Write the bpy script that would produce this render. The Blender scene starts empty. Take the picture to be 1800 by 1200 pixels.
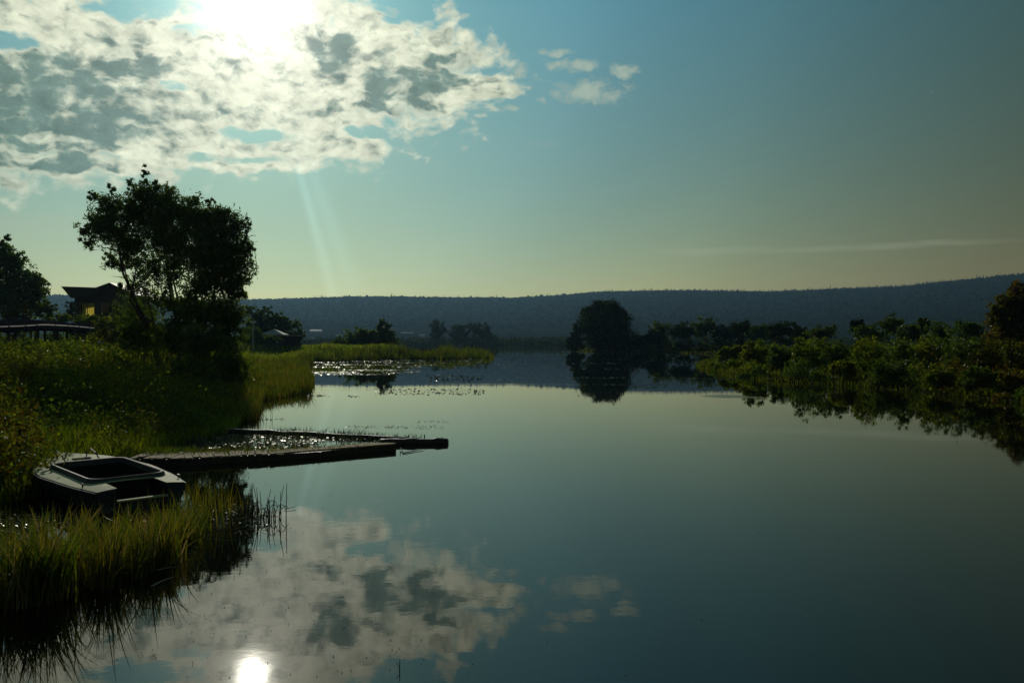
import bpy, math
import numpy as np
from mathutils import Vector

S = bpy.context.scene
COL = S.collection
F = 1413.0                      # focal length of the photograph in its own pixels
CAM_Z = 3.0
HY = 598.0                      # the horizon's row in the photograph

# ------------------------------------------------------------------ camera
cam = bpy.data.cameras.new("camera")
cam.lens = 36.0 * F / 1800.0
cam.clip_start = 0.1
cam.clip_end = 20000
cam.shift_y = (HY - 600.0) / 1800.0 * -1.0 * -1.0
cam_o = bpy.data.objects.new("camera", cam)
COL.objects.link(cam_o)
cam_o.location = (0, 0, CAM_Z)
cam_o.rotation_euler = (math.pi / 2, 0, 0)
S.camera = cam_o

# ------------------------------------------------------------------ light
SUN_AZ = math.atan2(-455, F)
SUN_EL = math.atan2(HY - 8, math.hypot(F, 455))
SUN_DIR = Vector((math.sin(SUN_AZ) * math.cos(SUN_EL), math.cos(SUN_AZ) * math.cos(SUN_EL), math.sin(SUN_EL)))
EXPOSURE = -1.6
KE = 2.0 ** (-EXPOSURE)         # scene value that shows as 1.0
S.view_settings.view_transform = 'Standard'
S.view_settings.look = 'None'
S.view_settings.exposure = EXPOSURE
S.view_settings.gamma = 1.0
S.view_settings.use_curve_mapping = False

sun = bpy.data.lights.new("sun", 'SUN')
sun.energy = 5.0
sun.angle = math.radians(0.7)
sun.color = (1.0, 0.93, 0.78)
sun_o = bpy.data.objects.new("sun", sun)
COL.objects.link(sun_o)
sun_o.location = SUN_DIR * 60
sun_o.rotation_euler = (-SUN_DIR).to_track_quat('-Z', 'Y').to_euler()

cy = S.cycles
cy.max_bounces = 6
cy.diffuse_bounces = 3
cy.glossy_bounces = 3
cy.transmission_bounces = 4
cy.transparent_max_bounces = 8
cy.volume_bounces = 0
cy.sample_clamp_indirect = 6.0
cy.caustics_reflective = False
cy.caustics_refractive = False


class NT:
    """small helper that writes shader nodes as expressions"""
    def __init__(s, tree):
        s.t = tree; s.n = tree.nodes; s.l = tree.links

    def put(s, sock, v):
        if isinstance(v, bpy.types.NodeSocket):
            s.l.new(v, sock)
        elif v is not None:
            sock.default_value = v

    def m(s, op, a, b=None, c=None, clamp=False):
        n = s.n.new('ShaderNodeMath'); n.operation = op; n.use_clamp = clamp
        s.put(n.inputs[0], a); s.put(n.inputs[1], b); s.put(n.inputs[2], c)
        return n.outputs[0]

    def v(s, op, a, b=None):
        n = s.n.new('ShaderNodeVectorMath'); n.operation = op
        s.put(n.inputs[0], a); s.put(n.inputs[1], b)
        return n.outputs['Value'] if op in ('DOT_PRODUCT', 'LENGTH', 'DISTANCE') else n.outputs[0]

    def scale(s, a, f):
        n = s.n.new('ShaderNodeVectorMath'); n.operation = 'SCALE'
        s.put(n.inputs[0], a); s.put(n.inputs['Scale'], f)
        return n.outputs[0]

    def xyz(s, a, b, c):
        n = s.n.new('ShaderNodeCombineXYZ')
        s.put(n.inputs[0], a); s.put(n.inputs[1], b); s.put(n.inputs[2], c)
        return n.outputs[0]

    def sep(s, a):
        n = s.n.new('ShaderNodeSeparateXYZ'); s.put(n.inputs[0], a)
        return n.outputs

    def smooth(s, x, lo, hi, a=0.0, b=1.0, lin=False):
        n = s.n.new('ShaderNodeMapRange'); n.interpolation_type = 'LINEAR' if lin else 'SMOOTHSTEP'
        s.put(n.inputs[0], x); s.put(n.inputs[1], lo); s.put(n.inputs[2], hi); s.put(n.inputs[3], a); s.put(n.inputs[4], b)
        return n.outputs[0]

    def noise(s, vec, scale, detail=5.0, rough=0.55, dist=0.0, lac=2.0, color=False):
        n = s.n.new('ShaderNodeTexNoise'); n.noise_dimensions = '3D'
        s.put(n.inputs['Vector'], vec); n.inputs['Scale'].default_value = scale
        n.inputs['Detail'].default_value = detail; n.inputs['Roughness'].default_value = rough
        n.inputs['Distortion'].default_value = dist; n.inputs['Lacunarity'].default_value = lac
        return n.outputs['Color' if color else 'Fac']

    def voro(s, vec, scale, detail=2.0, rough=0.5, smooth=0.6):
        n = s.n.new('ShaderNodeTexVoronoi'); n.voronoi_dimensions = '2D'; n.feature = 'SMOOTH_F1'; n.normalize = False
        s.put(n.inputs['Vector'], vec); n.inputs['Scale'].default_value = scale
        n.inputs['Detail'].default_value = detail; n.inputs['Roughness'].default_value = rough
        n.inputs['Smoothness'].default_value = smooth
        return n.outputs['Distance']

    def mix(s, f, a, b):
        n = s.n.new('ShaderNodeMix'); n.data_type = 'RGBA'
        s.put(n.inputs[0], f)
        s.put(n.inputs[6], a if isinstance(a, bpy.types.NodeSocket) else (*a, 1.0))
        s.put(n.inputs[7], b if isinstance(b, bpy.types.NodeSocket) else (*b, 1.0))
        return n.outputs[2]


def px2sky(px, py):
    """azimuth and tangent of elevation of a point of the sky seen in the photograph"""
    return math.atan((px - 900) / F), (HY - py) / math.hypot(F, px - 900)


def build_sky():
    w = bpy.data.worlds.new("World")
    S.world = w
    w.use_nodes = True
    T = NT(w.node_tree)
    bg = w.node_tree.nodes['Background']
    bg.inputs[1].default_value = 0.1
    sk = T.n.new('ShaderNodeTexSky'); sk.sky_type = 'NISHITA'; sk.sun_disc = False
    sk.sun_elevation = SUN_EL; sk.sun_rotation = SUN_AZ
    sk.air_density = 1.0; sk.dust_density = 1.0; sk.ozone_density = 1.0
    tc = T.n.new('ShaderNodeTexCoord')
    d = T.v('NORMALIZE', tc.outputs['Generated'])
    x, y, z = T.sep(d)
    cosg = T.v('DOT_PRODUCT', d, tuple(SUN_DIR))
    zt = T.m('MINIMUM', T.m('MAXIMUM', z, 0.0), 0.42)
    ct = T.m('MAXIMUM', cosg, 0.55)
    # colour grade of the clear sky: teal above, olive near the horizon
    coef = ((0.20, -0.02, -0.97), (-0.92, 1.74, 0.48), (-2.29, 2.30, 1.82))
    ch = []
    for c0, c1, c2 in coef:
        e = T.m('ADD', T.m('MULTIPLY_ADD', zt, c1, c0), T.m('MULTIPLY', ct, c2))
        ch.append(T.m('EXPONENT', e))
    sky = T.v('MULTIPLY', sk.outputs[0], T.xyz(*ch))
    away = T.m('SUBTRACT', 1.0, T.m('MULTIPLY', T.m('MINIMUM', T.m('MAXIMUM', T.m('SUBTRACT', 0.84, cosg), 0.0), 0.2), 1.4))
    low = T.m('EXPONENT', T.m('MULTIPLY', T.m('MAXIMUM', z, 0.0), -11.0))
    warm = T.v('ADD', (1.0, 1.0, 1.0), T.scale(T.v('SUBTRACT', (1.34, 1.20, 0.86), (1.0, 1.0, 1.0)), low))
    low2 = T.m('MULTIPLY', T.m('EXPONENT', T.m('MULTIPLY', T.m('MAXIMUM', z, 0.0), -5.0)), T.smooth(cosg, 0.955, 0.83))
    warm = T.v('ADD', warm, T.scale(T.xyz(0.55, 0.36, 0.06), low2))
    sky = T.v('MULTIPLY', T.scale(sky, away), warm)
    # ---- clouds, laid out by azimuth and elevation
    az = T.m('ARCTAN2', x, y)
    hyp = T.m('SQRT', T.m('ADD', T.m('MULTIPLY', x, x), T.m('MULTIPLY', y, y)))
    te = T.m('DIVIDE', z, T.m('MAXIMUM', hyp, 0.001))
    P = T.xyz(az, te, 0.0)
    warpn = T.noise(P, 9.0, 3.0, 0.5, color=True)
    warp = T.scale(T.v('SUBTRACT', warpn, (0.5, 0.5, 0.5)), 0.034)
    warp2 = T.scale(T.v('SUBTRACT', T.noise(P, 34.0, 3.0, 0.55, color=True), (0.5, 0.5, 0.5)), 0.016)
    Pw = T.v('ADD', T.v('ADD', P, warp), warp2)

    def blob(px, py, rx, ry, rot=0.0, src=None):
        a, t = px2sky(px, py)
        v = T.v('SUBTRACT', src or Pw, (a, t, 0.0))
        if rot:
            r = T.n.new('ShaderNodeVectorRotate'); r.rotation_type = 'Z_AXIS'
            T.put(r.inputs['Vector'], v); r.inputs['Angle'].default_value = -rot
            v = r.outputs[0]
        v = T.v('MULTIPLY', v, (F / rx, F / ry, 0.0))
        return T.m('SUBTRACT', 1.0, T.v('DOT_PRODUCT', v, v))

    def union(lst, src=None):
        o = None
        for b in lst:
            q = blob(*b[:4], rot=b[4] if len(b) > 4 else 0.0, src=src)
            o = q if o is None else T.m('SMOOTH_MAX', o, q, 0.25)
        return T.m('MAXIMUM', o, -1.5)

    main = union([(420, 110, 360, 140), (640, 112, 210, 95), (790, 152, 108, 44, 0.12), (60, 178, 420, 88),
                  (-330, 110, 420, 140), (575, 252, 112, 28), (330, 262, 250, 32), (60, 282, 190, 16),
                  (60, 50, 190, 60), (520, 8, 150, 36), (-500, -160, 520, 190), (620, 20, 90, 30)])
    holes = union([(250, 12, 70, 22), (440, 232, 60, 10), (350, 60, 40, 14), (705, 12, 40, 24), (20, 60, 30, 14), (400, 275, 80, 8), (300, 150, 30, 8), (640, 232, 34, 8)])
    bits = union([(1045, 156, 60, 22), (1100, 116, 24, 11), (1012, 114, 40, 9), (972, 94, 30, 6),
                  (890, 192, 24, 6), (905, 128, 30, 12, 0.5), (955, 178, 10, 5)])
    n1 = T.noise(T.v('ADD', T.v('MULTIPLY', Pw, (1.0, 1.7, 1.0)), (3.1, 7.7, 0.0)), 24.0, 9.0, 0.63)
    vo = T.voro(T.v('MULTIPLY', Pw, (1.0, 1.5, 1.0)), 27.0, 2.0, 0.55, 0.5)
    puff = T.m('SUBTRACT', 0.62, vo)
    n1c = T.m('ADD', T.m('MULTIPLY', T.m('SUBTRACT', n1, 0.5), 0.75), T.m('MULTIPLY', puff, 0.30))
    off = T.v('SUBTRACT', P, (px2sky(445, 8)[0], px2sky(445, 8)[1], 0.0))
    main = T.m('SUBTRACT', main, T.m('MULTIPLY', T.smooth(holes, -1.2, 1.0), 1.25))
    dens = T.m('ADD', T.m('MULTIPLY', T.m('ADD', main, 0.42), 1.25), T.m('MULTIPLY', n1c, 4.6))
    densb = T.m('ADD', T.m('MULTIPLY_ADD', bits, 0.9, 0.35), T.m('ADD', T.m('MULTIPLY', n1c, 4.0), T.m('MULTIPLY', T.m('SUBTRACT', T.noise(P, 60.0, 6.0, 0.65), 0.5), 6.0)))
    a_main = T.smooth(dens, -0.5, 0.75)
    a_bits = T.m('MULTIPLY', T.m('MULTIPLY', T.smooth(densb, -0.8, 2.0), T.smooth(bits, -1.3, 0.0)), 0.85)
    # thin bands low over the horizon
    Pb = T.v('MULTIPLY', P, (1.0, 6.0, 1.0))
    nb = T.noise(T.v('ADD', Pb, (11.0, 2.0, 0.0)), 5.0, 5.0, 0.6, dist=0.3)
    lowm = union([(60, 410, 260, 42), (715, 408, 70, 9), (820, 468, 80, 7), (1260, 441, 130, 9), (1500, 437, 260, 7),
                  (930, 252, 90, 16), (720, 238, 60, 14), (640, 460, 60, 9), (-300, 420, 300, 60), (480, 400, 60, 10)], src=T.v('ADD', P, T.scale(warp, 0.35)))
    a_low = T.m('MULTIPLY', T.smooth(T.m('ADD', lowm, T.m('MULTIPLY', T.m('SUBTRACT', nb, 0.47), 4.5)), 0.0, 2.2), 0.26)
    # scattered cloud beyond the frame (behind the camera and overhead)
    ng = T.noise(T.v('ADD', T.v('MULTIPLY', d, (1.0, 1.0, 2.2)), (5.0, 1.0, 0.0)), 3.4, 5.0, 0.6)
    outm = T.m('MULTIPLY', T.smooth(y, 0.62, 0.25), T.smooth(z, 0.05, 0.3))
    a_gen = T.m('MULTIPLY', T.m('MULTIPLY', T.smooth(ng, 0.57, 0.72), outm), 0.5)
    alpha = T.m('MAXIMUM', T.m('MAXIMUM', a_main, a_bits), T.m('MAXIMUM', a_low, a_gen))
    # ---- thick dark parts against thin bright ones
    Pd = T.v('MULTIPLY', Pw, (1.0, 1.5, 1.0))
    toward = T.scale(T.v('NORMALIZE', off), -0.011)
    n2 = T.noise(Pd, 29.0, 6.0, 0.56)
    n2b = T.noise(T.v('ADD', Pd, toward), 29.0, 6.0, 0.56)
    P3 = T.v('ADD', Pd, (9.0, 4.0, 0.0))
    n3 = T.noise(P3, 62.0, 5.0, 0.62)
    n3b = T.noise(T.v('ADD', P3, T.scale(toward, 0.5)), 62.0, 5.0, 0.62)
    relief = T.m('ADD', T.m('MULTIPLY', T.m('SUBTRACT', n2, n2b), 2.4), T.m('MULTIPLY', T.m('SUBTRACT', n3, n3b), 1.5))
    big = union([(60, 165, 150, 62), (10, 215, 150, 48), (-80, 190, 160, 90), (150, 190, 90, 30), (90, 110, 46, 26), (230, 113, 50, 20),
                 (690, 148, 50, 34), (768, 128, 56, 30, 0.35), (705, 190, 66, 14), (592, 84, 42, 28), (20, 275, 120, 18), (150, 240, 60, 16)])
    small = union([(450, 90, 26, 13), (516, 106, 26, 14), (408, 108, 26, 12), (430, 190, 66, 13), (375, 238, 40, 12), (560, 190, 36, 16), (275, 235, 52, 12), (640, 60, 30, 14),
                   (575, 130, 26, 20), (350, 70, 34, 9), (808, 92, 38, 12), (320, 165, 40, 14), (352, 196, 36, 10), (470, 140, 26, 10), (260, 75, 40, 10), (180, 70, 36, 12),
                   (215, 165, 34, 12), (520, 240, 40, 8), (620, 170, 26, 14), (850, 130, 26, 8), (120, 300, 70, 8), (725, 70, 40, 9), (660, 95, 24, 10), (380, 150, 26, 8)])
    thick = T.m('ADD', T.m('MULTIPLY', T.smooth(big, -1.1, 0.6), 1.45), T.m('MULTIPLY', T.smooth(small, -0.7, 0.8), 0.50))
    thick = T.m('ADD', thick, T.m('MULTIPLY', T.m('SUBTRACT', n2, 0.45), 1.6))
    thick = T.m('ADD', thick, T.m('MULTIPLY_ADD', puff, 1.25, 0.06))
    thick = T.m('ADD', thick, T.m('MULTIPLY', T.m('SUBTRACT', n3, 0.5), 1.5))
    edge = T.smooth(dens, -0.05, 1.5)
    thick = T.m('MULTIPLY', T.m('SUBTRACT', thick, T.m('MULTIPLY', relief, 1.4)), edge)
    thick = T.smooth(T.m('ADD', thick, T.m('MULTIPLY', T.m('SUBTRACT', n3, 0.5), 0.5)), -0.25, 1.5)
    near = T.smooth(cosg, 0.90, 1.0)
    k = KE / 0.1
    bright = T.mix(near, (0.47 * k, 0.52 * k, 0.37 * k), (0.74 * k, 0.77 * k, 0.58 * k))
    dark = T.mix(near, (0.072 * k, 0.152 * k, 0.105 * k), (0.18 * k, 0.27 * k, 0.23 * k))
    cc = T.scale(T.mix(thick, bright, dark), T.m('SUBTRACT', T.m('MULTIPLY_ADD', T.m('SUBTRACT', n2b, 0.5), -0.9, 1.0), T.m('MULTIPLY', T.m('SUBTRACT', n3b, 0.5), 0.7)))
    bitc = (0.40 * k, 0.50 * k, 0.41 * k)
    cc = T.mix(T.m('GREATER_THAN', T.m('SUBTRACT', T.m('MAXIMUM', a_bits, a_low), a_main), 0.0), cc, T.mix(a_bits, (0.42 * k, 0.45 * k, 0.33 * k), bitc))
    sky = T.scale(sky, T.m('MULTIPLY_ADD', T.smooth(cosg, 0.93, 1.0), -0.35, 1.0))
    tot = T.mix(alpha, sky, cc)
    # ---- the glow of the sun through the cloud
    ang = T.m('ARCCOSINE', T.m('MINIMUM', cosg, 1.0))

    def gl(amp, sig, p=1.0):
        q = T.m('DIVIDE', ang, math.radians(sig))
        if p != 1.0:
            q = T.m('POWER', q, p)
        return T.m('MULTIPLY', T.m('EXPONENT', T.m('MULTIPLY', q, -1.0)), amp * k)
    g = T.m('ADD', T.m('ADD', gl(16.0, 0.95, 2.0), gl(0.8, 3.0, 1.6)), gl(0.40, 4.8))
    g = T.m('MULTIPLY', g, T.m('SUBTRACT', 1.1, T.m('MULTIPLY', T.m('MULTIPLY', thick, alpha), 0.6)))
    tot = T.v('ADD', tot, T.v('MULTIPLY', T.xyz(g, g, g), (1.0, 0.97, 0.86)))
    # two faint crepuscular shafts coming down below the cloud
    ox, oy, _ = T.sep(off)
    ph = T.m('ARCTAN2', ox, T.m('MULTIPLY', oy, -1.0))
    rad = T.v('LENGTH', off)
    shaft = None
    for p0, w_, am in ((0.265, 0.022, 1.0), (0.335, 0.038, 0.55)):
        q = T.m('DIVIDE', T.m('SUBTRACT', ph, p0), w_)
        e = T.m('MULTIPLY', T.m('EXPONENT', T.m('MULTIPLY', T.m('MULTIPLY', q, q), -1.0)), am)
        shaft = e if shaft is None else T.m('ADD', shaft, e)
    shaft = T.m('MULTIPLY', shaft, T.m('MULTIPLY', T.smooth(rad, 0.12, 0.24), T.smooth(rad, 0.56, 0.22)))
    tot = T.v('ADD', tot, T.scale((0.50, 0.85, 0.85), T.m('MULTIPLY', shaft, 0.12 * k)))
    T.put(bg.inputs[0], tot)
    w.cycles.sampling_method = 'MANUAL'
    w.cycles.sample_map_resolution = 1024


build_sky()

# ------------------------------------------------------------------ helpers
RNG = np.random.default_rng(7)


def tag(o, label=None, cat=None, group=None, kind=None):
    if label: o['label'] = label
    if cat: o['category'] = cat
    if group: o['group'] = group
    if kind: o['kind'] = kind
    return o


def mesh_np(name, V, faces, mats=None, parent=None, smooth=False, midx=None):
    """V (n,3); faces (m,k) ndarray, or a list of tuples of any length"""
    me = bpy.data.meshes.new(name)
    V = np.asarray(V, dtype=np.float32)
    if isinstance(faces, np.ndarray):
        m, k = faces.shape
        me.vertices.add(len(V)); me.vertices.foreach_set("co", V.ravel())
        me.loops.add(m * k); me.loops.foreach_set("vertex_index", faces.astype(np.int32).ravel())
        me.polygons.add(m)
        me.polygons.foreach_set("loop_start", np.arange(0, m * k, k, dtype=np.int32))
        if smooth:
            me.polygons.foreach_set("use_smooth", np.ones(m, dtype=bool))
        me.update(calc_edges=True)
    else:
        me.from_pydata([tuple(map(float, v)) for v in V], [], faces)
        if smooth:
            me.polygons.foreach_set("use_smooth", np.ones(len(me.polygons), dtype=bool))
        me.update()
    for mt in (mats or []):
        me.materials.append(mt)
    if midx is not None:
        me.polygons.foreach_set("material_index", np.asarray(midx, dtype=np.int32))
    o = bpy.data.objects.new(name, me)
    COL.objects.link(o)
    if parent: o.parent = parent
    return o


def empty(name, loc, label, cat, group=None):
    o = bpy.data.objects.new(name, None)
    COL.objects.link(o)
    o.location = loc
    o.empty_display_size = 0.2
    return tag(o, label, cat, group)


class Bag:
    """collects boxes, bars and tubes for one mesh"""
    def __init__(s): s.v = []; s.f = []

    def add(s, v, f):
        b = len(s.v); s.v += [tuple(map(float, p)) for p in v]; s.f += [tuple(i + b for i in q) for q in f]

    def box(s, c, size, rz=0.0, rx=0.0):
        hx, hy, hz = size[0] / 2, size[1] / 2, size[2] / 2
        vs = []
        for sz in (-1, 1):
            for sx, sy in ((-1, -1), (1, -1), (1, 1), (-1, 1)):
                p = Vector((sx * hx, sy * hy, sz * hz))
                if rx: p = Vector((p.x, p.y * math.cos(rx) - p.z * math.sin(rx), p.y * math.sin(rx) + p.z * math.cos(rx)))
                vs.append((c[0] + p.x * math.cos(rz) - p.y * math.sin(rz), c[1] + p.x * math.sin(rz) + p.y * math.cos(rz), c[2] + p.z))
        s.add(vs, [(3, 2, 1, 0), (4, 5, 6, 7), (0, 1, 5, 4), (1, 2, 6, 5), (2, 3, 7, 6), (3, 0, 4, 7)])

    def tube(s, pts, rad, n=6, cap=True):
        pts = [Vector(p) for p in pts]
        if not hasattr(rad, '__len__'): rad = [rad] * len(pts)
        vs = []; fs = []
        for i, p in enumerate(pts):
            t = (pts[min(i + 1, len(pts) - 1)] - pts[max(i - 1, 0)])
            t = t.normalized() if t.length > 1e-9 else Vector((0, 0, 1))
            a = t.cross(Vector((0, 0, 1)) if abs(t.z) < 0.9 else Vector((1, 0, 0))).normalized()
            b = t.cross(a)
            for j in range(n):
                q = 2 * math.pi * j / n
                vs.append(p + (a * math.cos(q) + b * math.sin(q)) * rad[i])
        for i in range(len(pts) - 1):
            for j in range(n):
                k = (j + 1) % n
                fs.append((i * n + j, i * n + k, (i + 1) * n + k, (i + 1) * n + j))
        if cap:
            fs.append(tuple(range(n - 1, -1, -1))); fs.append(tuple((len(pts) - 1) * n + j for j in range(n)))
        s.add(vs, fs)

    def out(s, name, mat, parent=None, smooth=False, inv=None):
        v = s.v
        if inv is not None: v = [tuple(inv @ Vector(p)) for p in v]
        return mesh_np(name, v, s.f, [mat], parent, smooth)


# ------------------------------------------------------------------ materials
def new_mat(name):
    m = bpy.data.materials.new(name); m.use_nodes = True
    m.node_tree.nodes.clear()
    T = NT(m.node_tree)
    out = T.n.new('ShaderNodeOutputMaterial')
    return m, T, out


def leaf_mat(name, c1, c2, trans=0.45, gloss=0.06, rough=0.35, scale=0.6, warm=(1.35, 1.25, 0.35)):
    m, T, out = new_mat(name)
    geo = T.n.new('ShaderNodeNewGeometry')
    f = T.smooth(T.m('ADD', T.noise(geo.outputs['Position'], scale, 3.0, 0.6), T.m('MULTIPLY_ADD', geo.outputs['Random Per Island'], 0.3, -0.15)), 0.32, 0.68)
    col = T.mix(f, c1, c2)
    col = T.scale(col, T.m('MULTIPLY_ADD', geo.outputs['Random Per Island'], 1.1, 0.45))
    di = T.n.new('ShaderNodeBsdfDiffuse'); T.put(di.inputs[0], col)
    tr = T.n.new('ShaderNodeBsdfTranslucent'); T.put(tr.inputs[0], T.v('MULTIPLY', col, warm))
    mx = T.n.new('ShaderNodeMixShader'); mx.inputs[0].default_value = trans
    T.l.new(di.outputs[0], mx.inputs[1]); T.l.new(tr.outputs[0], mx.inputs[2])
    gs = T.n.new('ShaderNodeBsdfGlossy'); gs.inputs['Roughness'].default_value = rough
    gs.inputs[0].default_value = (0.9, 0.92, 0.85, 1)
    mg = T.n.new('ShaderNodeMixShader'); mg.inputs[0].default_value = gloss
    T.l.new(mx.outputs[0], mg.inputs[1]); T.l.new(gs.outputs[0], mg.inputs[2])
    T.l.new(mg.outputs[0], out.inputs[0])
    return m


def solid_mat(name, c1, c2, rough=0.8, scale=4.0, bump=0.3, bscale=None, stretch=(1, 1, 1), spec=0.3, obj=True):
    m, T, out = new_mat(name)
    if obj:
        tc = T.n.new('ShaderNodeTexCoord'); pos = tc.outputs['Object']
    else:
        pos = T.n.new('ShaderNodeNewGeometry').outputs['Position']
    pos = T.v('MULTIPLY', pos, stretch)
    f = T.smooth(T.noise(pos, scale, 5.0, 0.62), 0.3, 0.7)
    f2 = T.noise(pos, scale * 9, 3.0, 0.6)
    col = T.scale(T.mix(f, c1, c2), T.m('MULTIPLY_ADD', f2, 0.7, 0.65))
    b = T.n.new('ShaderNodeBsdfPrincipled')
    T.put(b.inputs['Base Color'], col)
    T.put(b.inputs['Roughness'], T.m('MULTIPLY_ADD', f2, 0.25, rough - 0.12))
    b.inputs['Specular IOR Level'].default_value = spec
    if bump:
        bp = T.n.new('ShaderNodeBump'); bp.inputs['Strength'].default_value = bump; bp.inputs['Distance'].default_value = 0.02
        T.put(bp.inputs['Height'], T.noise(pos, bscale or scale * 6, 4.0, 0.65))
        T.l.new(bp.outputs[0], b.inputs['Normal'])
    T.l.new(b.outputs[0], out.inputs[0])
    return m


def water_mat():
    m, T, out = new_mat('water')
    pos = T.n.new('ShaderNodeNewGeometry').outputs['Position']
    x, y, z = T.sep(pos)
    b = T.n.new('ShaderNodeBsdfPrincipled')
    b.inputs['Base Color'].default_value = (0.004, 0.006, 0.003, 1)
    b.inputs['IOR'].default_value = 1.42
    b.inputs['Specular Tint'].default_value = (1.0, 0.97, 0.72, 1)
    b.inputs['Roughness'].default_value = 0.015
    p2 = T.v('MULTIPLY', pos, (1.0, 1.6, 1.0))
    slow = T.smooth(T.noise(T.v('MULTIPLY', pos, (0.6, 2.0, 1.0)), 0.07, 4.0, 0.55), 0.5, 0.68)
    h = T.m('ADD', T.m('MULTIPLY', T.noise(p2, 1.1, 2.0, 0.5), 0.55), T.m('MULTIPLY', T.noise(p2, 5.5, 3.0, 0.55), 0.13))
    h = T.m('ADD', h, T.m('MULTIPLY', T.noise(p2, 26.0, 1.0, 0.5), 0.012))
    # an oblique train of small wavelets off the right bank
    wv = T.n.new('ShaderNodeTexWave'); wv.wave_type = 'BANDS'; wv.bands_direction = 'X'
    wv.inputs['Scale'].default_value = 0.42; wv.inputs['Distortion'].default_value = 0.8
    wv.inputs['Detail'].default_value = 1.0; wv.inputs['Detail Scale'].default_value = 0.6
    rot = T.n.new('ShaderNodeVectorRotate'); rot.rotation_type = 'Z_AXIS'
    T.put(rot.inputs['Vector'], T.v('SUBTRACT', pos, (11.7, 43.5, 0))); rot.inputs['Angle'].default_value = -0.95
    T.put(wv.inputs['Vector'], rot.outputs[0])
    dd = T.v('MULTIPLY', T.v('SUBTRACT', pos, (11.7, 43.0, 0)), (1 / 1.9, 1 / 1.5, 0))
    msk = T.smooth(T.v('LENGTH', dd), 1.0, 0.3)
    h = T.m('ADD', h, T.m('MULTIPLY', T.m('MULTIPLY', wv.outputs['Fac'], msk), 5.0))
    bp = T.n.new('ShaderNodeBump'); bp.inputs['Distance'].default_value = 0.009
    T.put(bp.inputs['Strength'], T.m('MULTIPLY', T.m('MULTIPLY_ADD', slow, 0.5, 0.18), T.m('MINIMUM', 1.0, T.m('DIVIDE', 22.0, T.m('MAXIMUM', y, 1.0)))))
    T.put(bp.inputs['Height'], h)
    T.l.new(bp.outputs[0], b.inputs['Normal'])
    T.l.new(b.outputs[0], out.inputs[0])
    return m


M = {}
M['water'] = water_mat()
M['soil'] = solid_mat('soil', (0.018, 0.015, 0.008), (0.014, 0.022, 0.007), 0.95, 0.5, 0.8, 6.0, obj=False, spec=0.0)
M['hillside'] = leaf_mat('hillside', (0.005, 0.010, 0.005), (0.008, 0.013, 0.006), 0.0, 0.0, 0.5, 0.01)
M['grass'] = leaf_mat('grass', (0.115, 0.215, 0.012), (0.190, 0.225, 0.018), 0.62, 0.02, 0.3, 0.35)
M['reed'] = leaf_mat('reed', (0.065, 0.125, 0.010), (0.130, 0.110, 0.018), 0.55, 0.06, 0.25, 1.5)
M['dry'] = leaf_mat('dry', (0.20, 0.15, 0.06), (0.28, 0.22, 0.10), 0.4, 0.05, 0.35, 1.5, warm=(1.1, 1.0, 0.7))
M['sedge'] = leaf_mat('sedge', (0.055, 0.100, 0.010), (0.085, 0.095, 0.014), 0.55, 0.01, 0.4, 0.25)
M['pad_far'] = leaf_mat('pad_far', (0.05, 0.075, 0.02), (0.09, 0.085, 0.03), 0.15, 0.22, 0.36, 0.8)
M['rush'] = leaf_mat('rush', (0.030, 0.050, 0.022), (0.045, 0.055, 0.020), 0.25, 0.07, 0.3, 2.0)
M['weed'] = leaf_mat('weed', (0.070, 0.120, 0.016), (0.105, 0.100, 0.018), 0.55, 0.025, 0.3, 0.5)
M['willow'] = leaf_mat('willow', (0.052, 0.110, 0.022), (0.085, 0.130, 0.024), 0.6, 0.035, 0.35, 0.4)
M['leaf_dark'] = leaf_mat('leaf_dark', (0.042, 0.092, 0.018), (0.066, 0.106, 0.020), 0.55, 0.02, 0.4, 0.3)
M['leaf_olive'] = leaf_mat('leaf_olive', (0.070, 0.140, 0.012), (0.125, 0.150, 0.014), 0.6, 0.012, 0.35, 0.25)
M['leaf_russet'] = leaf_mat('leaf_russet', (0.110, 0.062, 0.014), (0.066, 0.098, 0.014), 0.55, 0.015, 0.35, 0.4)
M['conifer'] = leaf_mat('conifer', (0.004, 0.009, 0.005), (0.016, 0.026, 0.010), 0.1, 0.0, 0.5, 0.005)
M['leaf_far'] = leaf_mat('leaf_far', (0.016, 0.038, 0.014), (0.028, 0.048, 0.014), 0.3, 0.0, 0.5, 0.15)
M['bark'] = solid_mat('bark', (0.05, 0.04, 0.03), (0.09, 0.075, 0.055), 0.9, 6, 0.6)
M['pad'] = leaf_mat('pad', (0.05, 0.075, 0.02), (0.09, 0.085, 0.03), 0.15, 0.06, 0.26, 0.8)


# ------------------------------------------------------------------ the lie of the land
def W(px, py, z=0.0):
    """world x, y of a ground point of height z seen at px, py"""
    d = (CAM_Z - z) * F / (py - HY)
    return ((px - 900) / F * d, d)


def at(px, py, d):
    return np.array(((px - 900) / F * d, d, CAM_Z + (HY - py) / F * d))


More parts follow.
